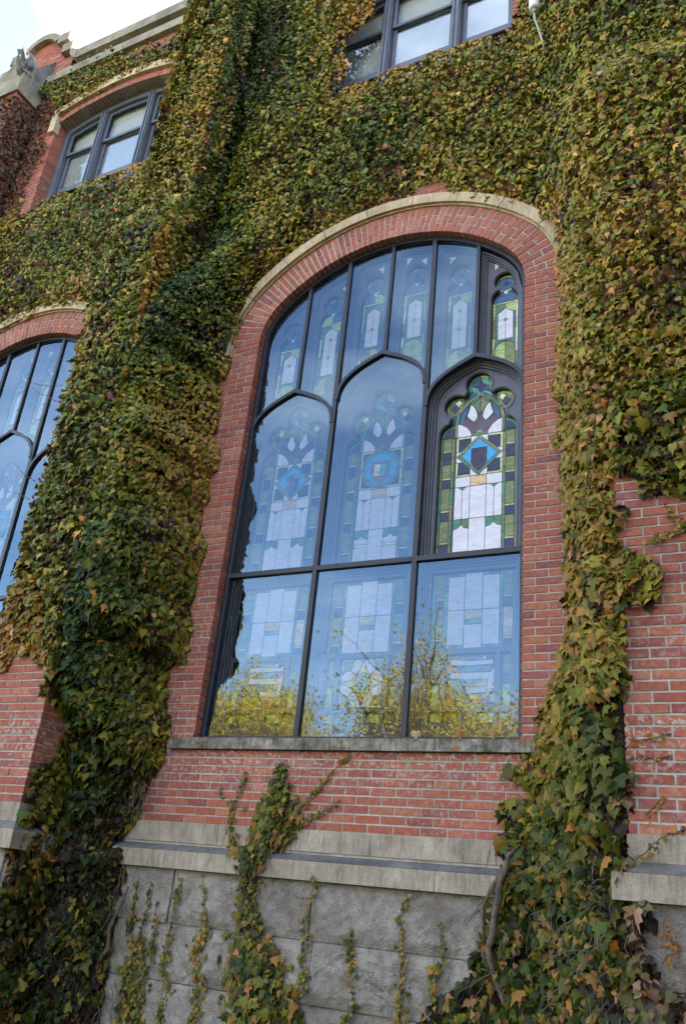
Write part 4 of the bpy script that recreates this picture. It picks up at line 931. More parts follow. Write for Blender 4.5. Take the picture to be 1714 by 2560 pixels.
# ------------------------------------------------------------------ sash windows of the upper storey
def sash_window(cx, hw, right_blind):
    w = bpart(empty('sash_window', None, (cx, .2, USILL))); inv = Matrix.Translation((-cx, -.2, -USILL))
    def wp(o): o.parent = w; o.matrix_parent_inverse = inv; return o
    top = lambda x, o: float(np.interp(x, [p[0] for p in seg_arch(cx, hw, USPR, UCR, o)][::-1], [p[1] for p in seg_arch(cx, hw, USPR, UCR, o)][::-1]))
    out = [(cx+hw, USILL)]+seg_arch(cx, hw, USPR, UCR, -.002)+[(cx-hw, USILL)]
    xs = [cx-hw+.085, cx-.53, cx-.42, cx+.42, cx+.53, cx+hw-.085]
    lights = [(xs[0], xs[1]), (xs[2], xs[3]), (xs[4], xs[5])]
    hol = []
    for a, b in lights:
        hol.append([(b, USILL+.06)]+[(float(x), top(x, 0)-.085) for x in np.linspace(b, a, 6)]+[(a, USILL+.06)])
    wp(plate('window_frame', out, hol, .19, .36, 'sash_paint', None, .006))
    for c in (-.475, .475):
        for d in (-.028, .028): wp(box('frame_bead', cx+c+d-.012, cx+c+d+.012, .172, .192, USILL+.03, top(cx+c, 0)-.03, 'sash_paint', None))
    mr = 10.40
    for k, (a, b) in enumerate(lights):
        tp = min(top(a, 0), top(b, 0))-.09; hh = hol[k]
        ins = inset(hh, .035); up_ = [(x, max(z, mr)) for x, z in ins]
        full = [(x, max(z, mr-.03)) for x, z in inset(hh, .004)]
        s = wp(plate('upper_sash', full, [inset(full, .045)], .245, .275, 'sash_paint', None, .003))
        wp(prism('pane', inset(full, .04), .258, .261, 'plain_glass', None)); wp(prism('blind', inset(full, .03), .340, .320, 'blind', None))
        lo = rect(a+.004, b-.004, 9.60, mr+.015)
        s = wp(plate('lower_sash', lo, [rect(a+.055, b-.055, 9.69, mr-.03)], .285, .315, 'sash_paint', None, .003))
        wp(prism('pane', rect(a+.05, b-.05, 9.68, mr-.02), .297, .300, 'sash_glass', None)); wp(prism('blind', rect(a+.03, b-.03, 9.65, mr), .33, .335, 'pale_blind_sky' if right_blind else 'dark_room', None))
        wp(box('sash_rail', a+.004, b-.004, .30, .35, 9.42, 9.50, 'sash_paint', None))
        wp(prism('pane', rect(a+.004, b-.004, 9.08, 9.6), .325, .33, 'sash_glass', None)); wp(prism('backing', rect(a, b, 9.08, mr+.6), .40, .405, 'dark_room', None))
sash_window(-3.2, 1.25, True); sash_window(-8.1, 1.25, True)  # in the left window the pale blinds stand in for reflected sky

# ------------------------------------------------------------------ ivy
def leaf_template():
    half = [(.0, .06, 0), (.22, .17, -.02), (.50, .02, -.09), (.36, -.16, -.03), (.40, -.42, -.10), (.17, -.50, -.02), (0, -.98, -.16)]
    L = half+[(-x, y, z) for x, y, z in half[1:-1][::-1]]
    V = [(0, -.22, .05)]+L; n = len(L); F = [(0, 1+i, 1+(i+1) % n) for i in range(n)]
    return np.array(V, np.float32), np.array([f[::-1] for f in F], np.int32)
LV, LF = leaf_template()
LVS = np.stack([LV, LV*np.array([.8, 1.12, 1.3], np.float32)+np.array([0, 0, 0], np.float32), np.concatenate([[(0, -.25, .06)], [(0, .04, 0), (.26, .10, -.02), (.42, -.08, -.07), (.38, -.24, -.05), (.27, -.46, -.06), (.14, -.66, -.05), (0, -.86, -.1), (-.14, -.66, -.05), (-.27, -.46, -.06), (-.38, -.24, -.05), (-.42, -.08, -.07), (-.26, .10, -.02)]]).astype(np.float32)])
LV2 = np.array([(0, -.25, .04), (0, .05, 0), (.42, .05, -.05), (.33, -.4, -.05), (0, -.95, -.1), (-.33, -.4, -.05), (-.42, .05, -.05)], np.float32)
LF2 = np.array([(0, 2, 1), (0, 3, 2), (0, 4, 3), (0, 5, 4), (0, 6, 5), (0, 1, 6)], np.int32)
PAL_T = np.array([0, .15, .3, .45, .6, .75, .9, 1.0])
PAL = np.array([(.018, .038, .006), (.040, .074, .007), (.086, .116, .009), (.165, .160, .014), (.245, .178, .022), (.30, .158, .030), (.36, .205, .075), (.38, .13, .018)])
PALP = np.array([(.020, .036, .010), (.040, .066, .014), (.085, .095, .025), (.15, .12, .05), (.21, .135, .075), (.27, .165, .11), (.34, .215, .155), (.30, .12, .04)])
PALC = np.array([(.03, .03, .015), (.05, .045, .02), (.07, .04, .025), (.09, .045, .03), (.12, .05, .035), (.14, .06, .045), (.16, .075, .06), (.18, .07, .05)])
def colour(t, pal=PAL):
    dead_shade = t < -2; t = np.clip(t, 0, 1); v = np.exp(RNG.normal(0, .24, len(t)))[:, None]; c = np.stack([np.interp(t, PAL_T, pal[:, k]) for k in range(3)], 1); c[dead_shade] = (.035, .022, .012); return np.clip(c*v, 0, .6)  # dead inner leaves, coloured near black to paint shade in the gaps
def nrm(v): return v/np.maximum(np.linalg.norm(v, axis=-1, keepdims=True), 1e-9)
def frames(Nr, hang=1.0, jit=.45):
    n = nrm(Nr); d = np.array([0, 0, -hang])+RNG.normal(0, jit, n.shape); d = nrm(d-(d*n).sum(1, keepdims=True)*n); s = np.cross(n, -d)
    return s, -d, n
def leaf_mesh(name, P, fr, size, col, parent, V=LV, F=LF, mat='leaf', stuff=True):
    s, u, n = fr; N_ = len(P); k = len(V)
    sx = size*RNG.uniform(.85, 1.1, N_); cup = RNG.uniform(-.3, 2.6, N_)
    T = LVS[RNG.choice(3, N_, p=(.5, .22, .28))] if V is LV else np.repeat(V[None], N_, 0)
    W = P[:, None, :]+(s[:, None, :]*T[:, :, 0, None]*sx[:, None, None]+u[:, None, :]*T[:, :, 1, None]*size[:, None, None]+n[:, None, :]*T[:, :, 2, None]*(size*cup)[:, None, None])
    W = W.reshape(-1, 3).astype(np.float32); FF = (F[None]+(np.arange(N_)*k)[:, None, None]).reshape(-1, 3).astype(np.int32)
    me = bpy.data.meshes.new(name); me.vertices.add(len(W)); me.vertices.foreach_set('co', W.ravel())
    me.loops.add(FF.size); me.loops.foreach_set('vertex_index', FF.ravel()); me.polygons.add(len(FF))
    me.polygons.foreach_set('loop_start', np.arange(0, FF.size, 3, dtype=np.int32)); me.polygons.foreach_set('use_smooth', np.ones(len(FF), bool)); me.update(calc_edges=True); me.validate()
    me.materials.append(MATS[mat]); c = np.repeat(col, k, axis=0)
    # brown margins, paler heart: real leaf colouring
    if k == len(LV): c = c.reshape(N_, k, 3); c[:, 1:, 0] *= 1.12; c[:, 1:, 1] *= .96; c[:, 0] *= 1.12; c = c.reshape(-1, 3)
    set_tint(me, c); o = bpy.data.objects.new(name, me)
    if stuff: o['kind'] = 'stuff'
    return link(o, parent)
LEAFM = {}
def single_leaves(P, fr, size, col, parent, inv):
    s, u, n = fr
    for i in range(len(P)):
        key = tuple(np.round(np.sqrt(col[i])*9).astype(int)); 
        if key not in LEAFM:
            me = bpy.data.meshes.new('leaf'); me.from_pydata([tuple(map(float, v)) for v in LV], [], [tuple(map(int, f)) for f in LF]); me.materials.append(MATS['leaf'])
            me.polygons.foreach_set('use_smooth', [True]*len(me.polygons)); c = np.repeat(np.array([col[i]]), len(LV), 0); c[1:, 0] *= 1.12; c[1:, 1] *= .96; set_tint(me, c); LEAFM[key] = me
        o = bpy.data.objects.new('leaf', LEAFM[key]); z = float(size[i]); M = Matrix.Identity(4)
        for r in range(3): M[r][0] = float(s[i][r])*z; M[r][1] = float(u[i][r])*z; M[r][2] = float(n[i][r])*z*random.uniform(.5, 1.5); M[r][3] = float(P[i][r])
        o.parent = parent; o.matrix_parent_inverse = inv; o.matrix_basis = M; COL.objects.link(o)
def plant(name, label, group, loc, P, Nr, size, col, nind=300, hang=1.0, jit=.45):
    root = empty(name, None, loc); tag(root, label, 'ivy', group); inv = Matrix.Translation(-Vector(loc))
    col = np.clip(col*(.80+.36*smooth(2.2, 6.0, P[:, 2]))[:, None], 0, .6) if nind == 300 and name == 'ivy' and len(P) > 20000 else col  # large ivy: colour darkened low and lifted high, as light falls
    ax, ay, dz = to_px(P); vis = (np.abs(ax) < HALF_W*1.35) & (np.abs(ay) < HALF_H*1.25) & (dz > .3)
    P, Nr, size, col = P[vis], Nr[vis], size[vis], col[vis]; ax, ay, dz = ax[vis], ay[vis], dz[vis]
    fr = frames(Nr, hang, jit); sc = size/dz*np.where((np.abs(ax) < HALF_W*.97) & (np.abs(ay) < HALF_H*.97), 1, .01)*np.where(front_flag[vis] if front_flag is not None and len(front_flag) == len(vis) else True, 1, .3)
    o = np.argsort(-sc); a, b = o[:nind], o[nind:]
    single_leaves(P[a], tuple(f[a] for f in fr), size[a], col[a], root, inv)
    if len(b):
        m = leaf_mesh('leaf', P[b], tuple(f[b] for f in fr), size[b], col[b], None); m.parent = root; m.matrix_parent_inverse = inv
    return root, inv
front_flag = None
def smooth(a, b, x): t = np.clip((x-a)/(b-a), 0, 1); return t*t*(3-2*t)
def base_y(z):
    """how far the masonry stands out at height z"""
    z = np.asarray(z); return np.where(z > .55, 0, np.where(z > .39, -.015, np.where(z > .18, -.14, -.09)))
def hfield(a, z, seed): return .02+.22*np.clip(fbm(a*1.15, z*.8, seed, 3)-.22, 0, 1)+.07*fbm(a*4, z*4, seed+5, 2)
def sample(x0, x1, z0, z1, dens): n = int((x1-x0)*(z1-z0)*dens); return RNG.uniform(x0, x1, n), RNG.uniform(z0, z1, n)
def make(a, z, ed, seed, thick, to3d, gradscale=1.0, tbias=0.0, tj=.145, edge_brown=.28, size=(.058, .27), low=True):
    """a: horizontal face coordinate; to3d(a, z, h) -> P; returns P, normals in (a, out, z), sizes, t"""
    tap = smooth(0, .3, ed); f = .08+.92*RNG.random(len(a))**.6; h0 = hfield(a, z, seed)*thick
    h = h0*(.25+.75*tap); e = .04
    dha = (hfield(a+e, z, seed)-hfield(a-e, z, seed))*thick/(2*e); dhz = (hfield(a, z+e, seed)-hfield(a, z-e, seed))*thick/(2*e)
    nl = np.stack([-dha, np.ones_like(a), -dhz+.30], 1)+RNG.normal(0, .55, (len(a), 3))
    t = .35+tbias+.85*(fbm(a*.55, z*.5, seed+31, 3)-.5)+RNG.normal(0, tj, len(a))+edge_brown*np.exp(-ed/.22)-.30*(1-f)
    if low:
        k = smooth(1.6, -.3, z); r = RNG.random(len(a)); tl = np.where(r < .62, RNG.normal(.12, .1, len(a)), np.where(r < .86, RNG.normal(.70, .14, len(a)), RNG.normal(.40, .1, len(a)))); t = t*(1-k)+tl*k
    # the odd bright turned leaf
    odd = RNG.random(len(a)); t = np.where(odd < .035, RNG.uniform(.75, 1, len(a)), t)
    sz = size[0]*np.exp(RNG.normal(0, size[1], len(a)))*(.88+.32*smooth(4.8, 1.5, z)-.08*smooth(.6, -.4, z))
    gapm = (fbm(a*3.1+5, z*2.6, seed+61, 3) > .585-.10*smooth(2.0, .2, z)) & (f > .42) & (RNG.random(len(a)) < .8); to3 = to3d; f = np.where(gapm, f*.25, f); dead_shade = gapm & (RNG.random(len(a)) < .5) | (f < .34) & (RNG.random(len(a)) < .35+.5*smooth(2.5, .3, z)); t = np.where(dead_shade, -5, t)  # leaves sunk into gaps get the painted shade colour
    return to3d(a, z, h*f+.012), nl, sz, t
def cat(*L): return tuple(np.concatenate([l[i] for l in L]) for i in range(len(L[0])))
RIGHT_SHIFT = .8
def yr(x, z):
    """ivy banks that fill the corners between the wall and the buttresses"""
    x, z = np.asarray(x, float), np.asarray(z, float)
    eb = edge_dist(BARE, x, z); left = -.84*(1-(1-np.clip((eb-.015)/.38, 0, 1))**2.6)*smooth(-4.4, -4.9, x)*smooth(7.6, 5.2, z)*(.42+.58*smooth(.9, 2.0, z))
    return yr0(x, z)+left
def yr0(x, z):
    d = -pier_y(z)-.06; d = np.where(z < .6, -PIER_Y-.0, d); return base_y(z)-(d+base_y(z))*smooth(-1.72, -.96, x)**1.15
parts_left, parts_right = [], []
# bay above and beside the big window
a, z = sample(-5.62, -.93, -1.35, 12.3, 1550); a2, z2 = sample(-5.66, -4.9, -1.35, 6.8, 800); a4, z4 = sample(-5.35, -4.9, -1.35, 6.8, 1300); a2, z2 = np.concatenate([a2, a4]), np.concatenate([z2, z4]); a3, z3 = sample(-1.7, -.93, -1.35, 9.5, 500); a, z = np.concatenate([a, a2, a3]), np.concatenate([z, z2, z3]); m = ~inside(BARE, a, z) & ~inside(UC_HOLE, a, z); a, z = a[m], z[m]
ed = np.minimum(edge_dist(BARE, a, z), edge_dist(UC_HOLE, a, z))
def to_bay(a, z, h): return np.stack([a, yr(a, z)-h, z], 1)
P, nl, sz, t = make(a, z, ed, 3, 1.0, to_bay, tbias=.03)
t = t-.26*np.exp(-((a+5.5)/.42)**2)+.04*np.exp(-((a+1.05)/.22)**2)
gy = smooth(-1.72, -.96, a); nl[:, 0] -= .75*np.sin(math.pi*np.clip((a+1.72)/.76, 0, 1)); Nw = np.stack([nl[:, 0], -nl[:, 1], nl[:, 2]], 1)
lf = smooth(-4.6, -5.0, a)*smooth(7.6, 5.2, z)*(.35+.65*smooth(.9, 2.2, z)); nl[:, 0] += 1.7*lf*np.exp(-ed/.3); Nw = np.stack([nl[:, 0], -nl[:, 1], nl[:, 2]], 1)
q = a < -3.1; D0 = (P, Nw, sz, colour(t)*(1-.3*smooth(1.6, .2, z))[:, None])  # leaf colour darkened towards the base to paint in weaker light
afl, zfl = sample(-5.6, -4.3, 4.4, 8.2, 800); m = ~inside(BARE, afl, zfl); afl, zfl = afl[m], zfl[m]
Pf, nf, sf, tf = make(afl, zfl, edge_dist(BARE, afl, zfl), 77, .6, lambda a, z, h: np.stack([a, -h, z], 1)); parts_left.append((Pf, np.stack([nf[:, 0], -nf[:, 1], nf[:, 2]], 1), sf, colour(tf-.06)))
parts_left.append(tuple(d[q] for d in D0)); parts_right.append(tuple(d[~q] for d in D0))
# left buttress: face, right return, left edge
a, z = sample(-6.47, -5.52, .5, 12.3, 1700); m = inside(PIER_L, a, z); a, z = a[m], z[m]; ed = edge_dist(PIER_L, a, z)
def to_pl(a, z, h): y = pier_y(z)-h; e = np.maximum(np.maximum(-6.33-a, a+5.66), 0); return np.stack([a, y+1.8*e, z], 1)
P, nl, sz, t = make(a, z, np.where(ed > .3, ed, ed), 9, .8, to_pl, tbias=.05)
parts_left.append((P, np.stack([nl[:, 0]+.6*np.sign(a+6)*(np.abs(a+6) > .36), -nl[:, 1], nl[:, 2]], 1), sz, colour(t)))
a, z = sample(-1.02, -.02, -1.35, 12.3, 1200); m = inside(PIER_SIDE, a, z) & (a > pier_y(z)-.1); a, z = a[m], z[m]; ed = edge_dist(PIER_SIDE, a, z)
def to_ps(a, z, h): return np.stack([-5.64+np.where(z < .55, .03, 0)+h*.8, a, z], 1)
P, nl, sz, t = make(a, z, ed, 15, .9, to_ps, tbias=-.08, edge_brown=.12)
t = t-.2*smooth(-.5, -.1, a)+.25*smooth(-.7, -.95, a)*(z > 1.6)
parts_left.append((P, np.stack([nl[:, 1], -nl[:, 0]-.25, nl[:, 2]], 1), sz, colour(t)*(1-.3*smooth(1.6, .2, z))[:, None]))  # return leaves also darkened low down, as painted shade
a, z = sample(-.95, -.05, 1.75, 12.3, 800); m = a > pier_y(z)-.1
a, z = a[m], z[m]
def to_pe(a, z, h): return np.stack([-6.36-h*.6, a-.1*smooth(7.5, 8.5, z), z], 1)
P, nl, sz, t = make(a, z, np.ones_like(a), 19, .7, to_pe, tbias=.18)
parts_left.append((P, np.stack([-nl[:, 1], -nl[:, 0]-.3, nl[:, 2]], 1), sz, colour(t)))
# left bay
a, z = sample(-9.95, -6.2, 6.3, 12.1, 1200); top = np.interp(a, [p[0] for p in TOP_LINE], [p[1] for p in TOP_LINE])
a2, z2 = sample(-7.08, -6.3, 8.2, 11.9, 900); a, z = np.concatenate([a, a2]), np.concatenate([z, z2]); top = np.interp(a, [p[0] for p in TOP_LINE], [p[1] for p in TOP_LINE]); rag = -7.03+.09*(fbm(z*2.2, z*0, 91)-.5)
m = ~inside(LB_HOLE, a, z) & (~inside(UL_HOLE, a, z) | (a > rag)) & (z < top+.04*RNG.normal(0, 1, len(a))) & ~inside(CREEPER_W, a, z); a, z = a[m], z[m]
ed = np.minimum(edge_dist(LB_HOLE, a, z), edge_dist(UL_HOLE, a, z))
def to_lb(a, z, h): return np.stack([a, -h-.02-.46*smooth(-7.02, -6.42, a)*smooth(7.0, 8.2, z)-np.where((z > 11.9) & (z < 12.2), .09, 0), z], 1)
P, nl, sz, t = make(a, z, np.where(a > -7.1, .4, ed), 27, .8, to_lb, tbias=.04); nl[:, 0] -= .5*smooth(-7.1, -6.9, a)*smooth(8, 8.6, z); parts_left.append((P, np.stack([nl[:, 0], -nl[:, 1], nl[:, 2]], 1), sz, colour(t)))
# right buttress
a, z = sample(-1.0, .1, -1.2, 9.6, 1600); m = inside(PIER_R, a, z) | inside(PIER_R_EDGE, a, z) | inside(PIER_R_BASE, a, z); a, z = a[m], z[m]
ed = np.minimum(np.minimum(edge_dist(PIER_R, a, z), edge_dist(PIER_R_EDGE, a, z)+(z > 2.7)*9), edge_dist(PIER_R_BASE, a, z)+(z > 2)*9)
def to_pr(a, z, h): y = np.where(z < .6, PIER_Y-.06, pier_y(z))-h; e = np.maximum(-.88-a, 0); return np.stack([a, y+1.5*e, z], 1)
P, nl, sz, t = make(a, z, np.maximum(ed, .08), 41, .9, to_pr, tbias=.06, edge_brown=.1, size=(.058, .28)); t = t+np.where(z < .9, .22, 0)
parts_right.append((P, np.stack([nl[:, 0]-.5*(a < -.8), -nl[:, 1], nl[:, 2]], 1), sz, np.where((z < 1.2)[:, None], colour(t, PALP), colour(t))))
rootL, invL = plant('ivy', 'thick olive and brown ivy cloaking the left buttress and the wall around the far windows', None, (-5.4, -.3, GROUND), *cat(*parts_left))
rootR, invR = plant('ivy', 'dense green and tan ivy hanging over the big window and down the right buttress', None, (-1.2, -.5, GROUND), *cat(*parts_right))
# russet creeper on the far buttress
L = []
a, z = sample(-10.2, -9.3, 8.6, 12.0, 700); m = inside(CREEPER_W, a, z); a, z = a[m], z[m]
P, nl, sz, t = make(a, z, edge_dist(CREEPER_W, a, z), 51, .5, to_lb, tbias=.1); L.append((P, np.stack([nl[:, 0], -nl[:, 1], nl[:, 2]], 1), sz*.9, colour(t+RNG.normal(0, .2, len(t)), PALC)))
a, z = sample(-10.9, -9.9, 7.8, 11.5, 700); m = inside(CREEPER_F, a, z); a, z = a[m], z[m]
P, nl, sz, t = make(a, z, edge_dist(CREEPER_F, a, z), 53, .5, lambda a, z, h: np.stack([a, UPY-h, z], 1), tbias=.1); L.append((P, np.stack([nl[:, 0], -nl[:, 1], nl[:, 2]], 1), sz*.9, colour(t+RNG.normal(0, .2, len(t)), PALC)))
a, z = sample(-.5, -.0, 8.0, 11.3, 800)
P, nl, sz, t = make(a, z, np.ones_like(a), 57, .4, lambda a, z, h: np.stack([-9.95+h, a, z], 1), tbias=.0); L.append((P, np.stack([nl[:, 1], -nl[:, 0]-.3, nl[:, 2]], 1), sz*.9, colour(t+RNG.normal(0, .2, len(t)), PALC)))
plant('ivy', 'dark russet creeper on the far buttress below the shaped gable', None, (-10.2, -.5, GROUND), *cat(*L), nind=120)

# stems, trunks and twigs
def stems(root, inv, name, paths, mat):
    vs, fs = [], []
    for p, r in paths: tube_data(p, r, 6, vs, fs)
    o = mesh_obj(name, vs, fs, mat, None, True); o.parent = root; o.matrix_parent_inverse = inv; return o
def wander(p, q, n, amp, r0, r1):
    p, q = np.array(p), np.array(q); T = np.linspace(0, 1, n); pts = p+(q-p)*T[:, None]+np.cumsum(RNG.normal(0, amp, (n, 3)), 0)*np.array([1, .25, 1])*(T*(1-T)*4)[:, None]**.5
    return [tuple(x) for x in pts], list(np.linspace(r0, r1, n))
t1 = ([(-1.74, -.15, .52), (-1.80, -.22, .44), (-1.81, -.25, .36), (-1.845, -.26, .27), (-1.85, -.27, .17), (-1.882, -.25, .06), (-1.885, -.25, -.02), (-1.92, -.24, -.12), (-1.90, -.2, -.25), (-1.8, -.15, -.5), (-1.7, -.1, GROUND)], [.012, .019, .024, .021, .027, .022, .027, .023, .02, .02, .02])
t2 = ([(-1.81, -.2, .42), (-1.89, -.23, .26), (-1.97, -.21, .12), (-1.98, -.18, .03), (-1.97, -.16, -.12)], [.012, .016, .013, .014, .006])
stems(rootR, invR, 'trunk', [t1], 'vine_wood'); stems(rootR, invR, 'stem', [t2], 'vine_wood')
tw = []
for _ in range(70):
    x, zz = RNG.uniform(-2.0, -.9), RNG.uniform(-.6, .5); p = (x, float(yr(x, zz))-RNG.uniform(.05, .2), zz); tw.append(wander(p, (x+RNG.normal(0, .12), p[1]-RNG.uniform(-.05, .08), zz-RNG.uniform(.05, .3)), 6, .015, .0035, .0018))
stems(rootR, invR, 'twig', tw, 'vine_wood')['kind'] = 'stuff'
tw = []
for _ in range(60):
    x, zz = RNG.uniform(-5.5, -4.85), RNG.uniform(-1.0, .3); p = (x, float(base_y(zz))-RNG.uniform(.05, .15), zz); tw.append(wander(p, (x+RNG.normal(0, .1), p[1]-.02, zz-RNG.uniform(.05, .3)), 6, .015, .0035, .0018))
for _ in range(26):
    x, zz = RNG.uniform(-5.3, -5.05), RNG.uniform(.62, .9); tw.append(wander((x, -.1, zz), (x+RNG.normal(0, .1), -.14, zz-.2), 6, .02, .004, .002))
stems(rootL, invL, 'twig', tw, 'twig')['kind'] = 'stuff'
stems(rootL, invL, 'stem', [([(-5.02, -.13, .02), (-5.04, -.16, -.12), (-5.1, -.17, -.3), (-5.08, -.16, -.45), (-5.2, -.18, -.58)], [.010, .014, .016, .02, .014])], 'vine_wood')
loose = []
for (x, zz) in ((-6.5, 4.75), (-6.52, 4.55), (-6.5, 5.6), (-6.5, 3.6), (-6.5, 3.4)): loose.append(wander((x, -.9, zz), (x-RNG.uniform(.2, .42), -1.0, zz+RNG.uniform(.02, .2)), 6, .01, .004, .002))
for l_ in loose: stems(rootL, invL, 'tendril', [l_], 'twig')

# the spray under the sill and the thin strands on stone and brick
SL = ['leafy ivy spray climbing from the foundation to the middle of the window sill', 'thin ivy runner slanting up right to the sill beside the big spray', 'short ivy sprig reaching right from the spray below the runner', 'small ivy sprig on brick left of the big spray',
      'leftmost ivy strand hanging on the grey foundation stone', 'second ivy strand from the left on the foundation stone', 'short thin ivy strand third from the left on the foundation', 'long ivy strand trailing on stone midway between left ivy and big spray', 'brown and green ivy strand on stone just left of the big spray',
      'ivy strand dropping from the ledge just right of the big spray', 'short bright green ivy strand in the middle of the bare foundation stone', 'thin ivy strand following the crack in the foundation stone', 'last short ivy strand on stone before the right hand ivy trunk', 'tiny ivy sprig on brick at the far left below the sill',
      'ivy shoot reaching across the right buttress at mid height', 'small ivy shoot at the right edge above the longer shoot', 'row of small ivy leaves along a brick course low on the right buttress', 'second lower row of tiny ivy leaves on the right buttress', 'pale ivy leaves on brick just above the right buttress stone', 'brown ivy shoot slanting over the pale stone of the right buttress', 'small orange ivy leaves on the rough stone of the right buttress']
def fray(S_, k):
    """let a strand wander and fork"""
    out = []
    for (x0, z0, w0), (x1, z1, w1) in zip(S_, S_[1:]):
        for q in range(4): u = q/4; out.append((x0+(x1-x0)*u+RNG.normal(0, .014)*(k > 0), z0+(z1-z0)*u, (w0+(w1-w0)*u)*(RNG.uniform(.55, 1.15) if k else 1.1)))
    return out+[tuple(S_[-1])]
for k, S_ in enumerate(STRANDS):
    S_ = fray(S_, k)
    X, Z, Wd = (np.array([p[i] for p in S_]) for i in range(3)); seg = np.hypot(np.diff(X), np.diff(Z)); cum = np.concatenate([[0], np.cumsum(seg)]); A_ = float(((Wd[1:]+Wd[:-1])/2*seg).sum())
    n = int(A_*(1900 if k == 0 else 1250)+cum[-1]*46); s = np.sort(RNG.random(n*3)*cum[-1]); w = np.interp(s, cum, Wd); keep = RNG.random(len(s)) < w/Wd.max()*.75+.25; s = s[keep][RNG.permutation(keep.sum())[:n]]
    if k == 0: s = RNG.choice(s, len(s))
    w = np.interp(s, cum, Wd); off = RNG.normal(0, .26, len(s))*w+.006*RNG.normal(0, 1, len(s)); x = np.interp(s, cum, X)+off; zz = np.interp(s, cum, Z)+RNG.normal(0, .015, len(s))
    onp = k >= 14; by = (np.where(zz < .56, PIER_Y-.07, PIER_Y) if onp else base_y(zz))
    lift = (.012+RNG.random(len(s))*np.minimum(.16, w*.34)*np.exp(-(off/(w*.4+.01))**2))
    P = np.stack([x, by-lift, zz], 1); Nl = np.stack([RNG.normal(0, .35, len(s)), -np.ones(len(s)), .3+RNG.normal(0, .3, len(s))], 1)
    t = RNG.normal(.30 if k in (0, 4, 5, 6, 7, 10) else .44, .22, len(s)); t = np.where(RNG.random(len(s)) < .10, RNG.uniform(.7, .95, len(s)), t)
    if k in (16, 17, 18): t += .35
    if k == 20: t = RNG.uniform(.85, 1, len(s))
    sz = np.clip(.019+w*.14, .022, .068)*np.exp(RNG.normal(0, .22, len(s)))
    r_, i_ = plant('ivy_strand' if k else 'ivy', SL[k], 'thin ivy strands on stone and brick' if k else None, (float(X[-1]), float(by.min()), float(Z[-1])), P, Nl, sz, colour(t)*(.70 if k == 0 else .80), nind=300 if k == 0 else 70)
    pts = [(float(np.interp(u, cum, X))+random.uniform(-.006, .006), float((PIER_Y-.01 if np.interp(u, cum, Z) > .56 else PIER_Y-.1) if onp else base_y(np.interp(u, cum, Z))-.012), float(np.interp(u, cum, Z))) for u in np.linspace(0, cum[-1], 14)]
    st = [(pts, list(np.linspace(.0022, .0045 if k else .012, 14)))]
    if k == 0:
        for _ in range(60):
            u = RNG.uniform(.35, 1)*cum[-1]; x0, z0 = float(np.interp(u, cum, X)), float(np.interp(u, cum, Z)); ww = float(np.interp(u, cum, Wd)); p = (x0+RNG.normal(0, .25)*ww, float(base_y(z0))-.06, z0); st.append(wander(p, (p[0]+RNG.normal(0, .07), p[1]-.04, z0-RNG.uniform(.05, .22)), 6, .012, .003, .0015))
    if k in (4, 5, 7, 8, 9, 11, 12):                                  # bare shoots and old tendrils beside the leafy strand
        for _ in range(4):
            u = RNG.uniform(.1, .9)*cum[-1]; x0, z0 = float(np.interp(u, cum, X)), float(np.interp(u, cum, Z)); b0 = (x0, float(base_y(z0))-.012, z0); st.append(wander(b0, (x0+RNG.normal(0, .10), b0[1]-.004, z0+RNG.uniform(.06, .28)), 7, .012, .0022, .001))
    stems(r_, i_, 'stem', st, 'twig')

# ------------------------------------------------------------------ small things
for (x, y, z, c, lab) in ((-2.60, -.02, 1.262, (.42, .27, .14), 'pale tan fallen leaf standing on the sill by the right mullion'), (-2.25, .0, 1.264, (.30, .13, .04), 'small orange fallen leaf on the sill below the right lower pane'), (-1.98, -.01, 1.262, (.34, .18, .05), 'amber fallen leaf near the right end of the sill')):
    V = np.array(LV)*.085; me = bpy.data.meshes.new('fallen_leaf'); me.from_pydata([tuple(map(float, v)) for v in V], [], [tuple(map(int, f)) for f in LF]); me.materials.append(MATS['leaf']); set_tint(me, c)
    o = link(bpy.data.objects.new('fallen_leaf', me)); o.location = (x, y, z+.045); o.rotation_euler = (math.radians(random.uniform(50, 70)), random.uniform(-.4, .4), random.uniform(-.5, .5)); tag(o, lab, 'leaf', 'fallen leaves on the sill')
lamp = empty('wall_lamp', None, (-1.57, -.03, 8.95)); tag(lamp, 'white outdoor wall lamp with bent grey conduit among the ivy by the upper window', 'lamp'); li = Matrix.Translation((1.57, .03, -8.95))
def lathe(prof, c, n=20):
    vs = [(c[0]+r*math.cos(2*math.pi*k/n), c[1]+r*math.sin(2*math.pi*k/n), c[2]+z) for r, z in prof for k in range(n)]; m = len(prof)
    return vs, [[i*n+k, i*n+(k+1) % n, (i+1)*n+(k+1) % n, (i+1)*n+k] for i in range(m-1) for k in range(n)]+[[k for k in range(n)][::-1], [(m-1)*n+k for k in range(n)]]
def lp(o): o.parent = lamp; o.matrix_parent_inverse = li; return o
LX, LZ = -1.63, 8.95
CONDUIT = [(-1.63, -.25, 8.91), (-1.63, -.235, 8.82), (-1.6, -.2, 8.7), (-1.575, -.18, 8.57), (-1.55, -.16, 8.42), (-1.55, -.1, 8.30)]
lp(mesh_obj('lamp_body', *lathe([(.042, 0), (.056, .01), (.058, .05), (.058, .15), (.05, .18), (.03, .2)], (LX, -.25, LZ)), 'lamp_paint', None, True))
lp(mesh_obj('lamp_socket', *lathe([(.02, -.05), (.026, -.03), (.026, .0)], (LX, -.25, LZ)), 'conduit', None, True))
lp(mesh_obj('conduit', *tube_data(CONDUIT, .013, 8), 'conduit', None, True))
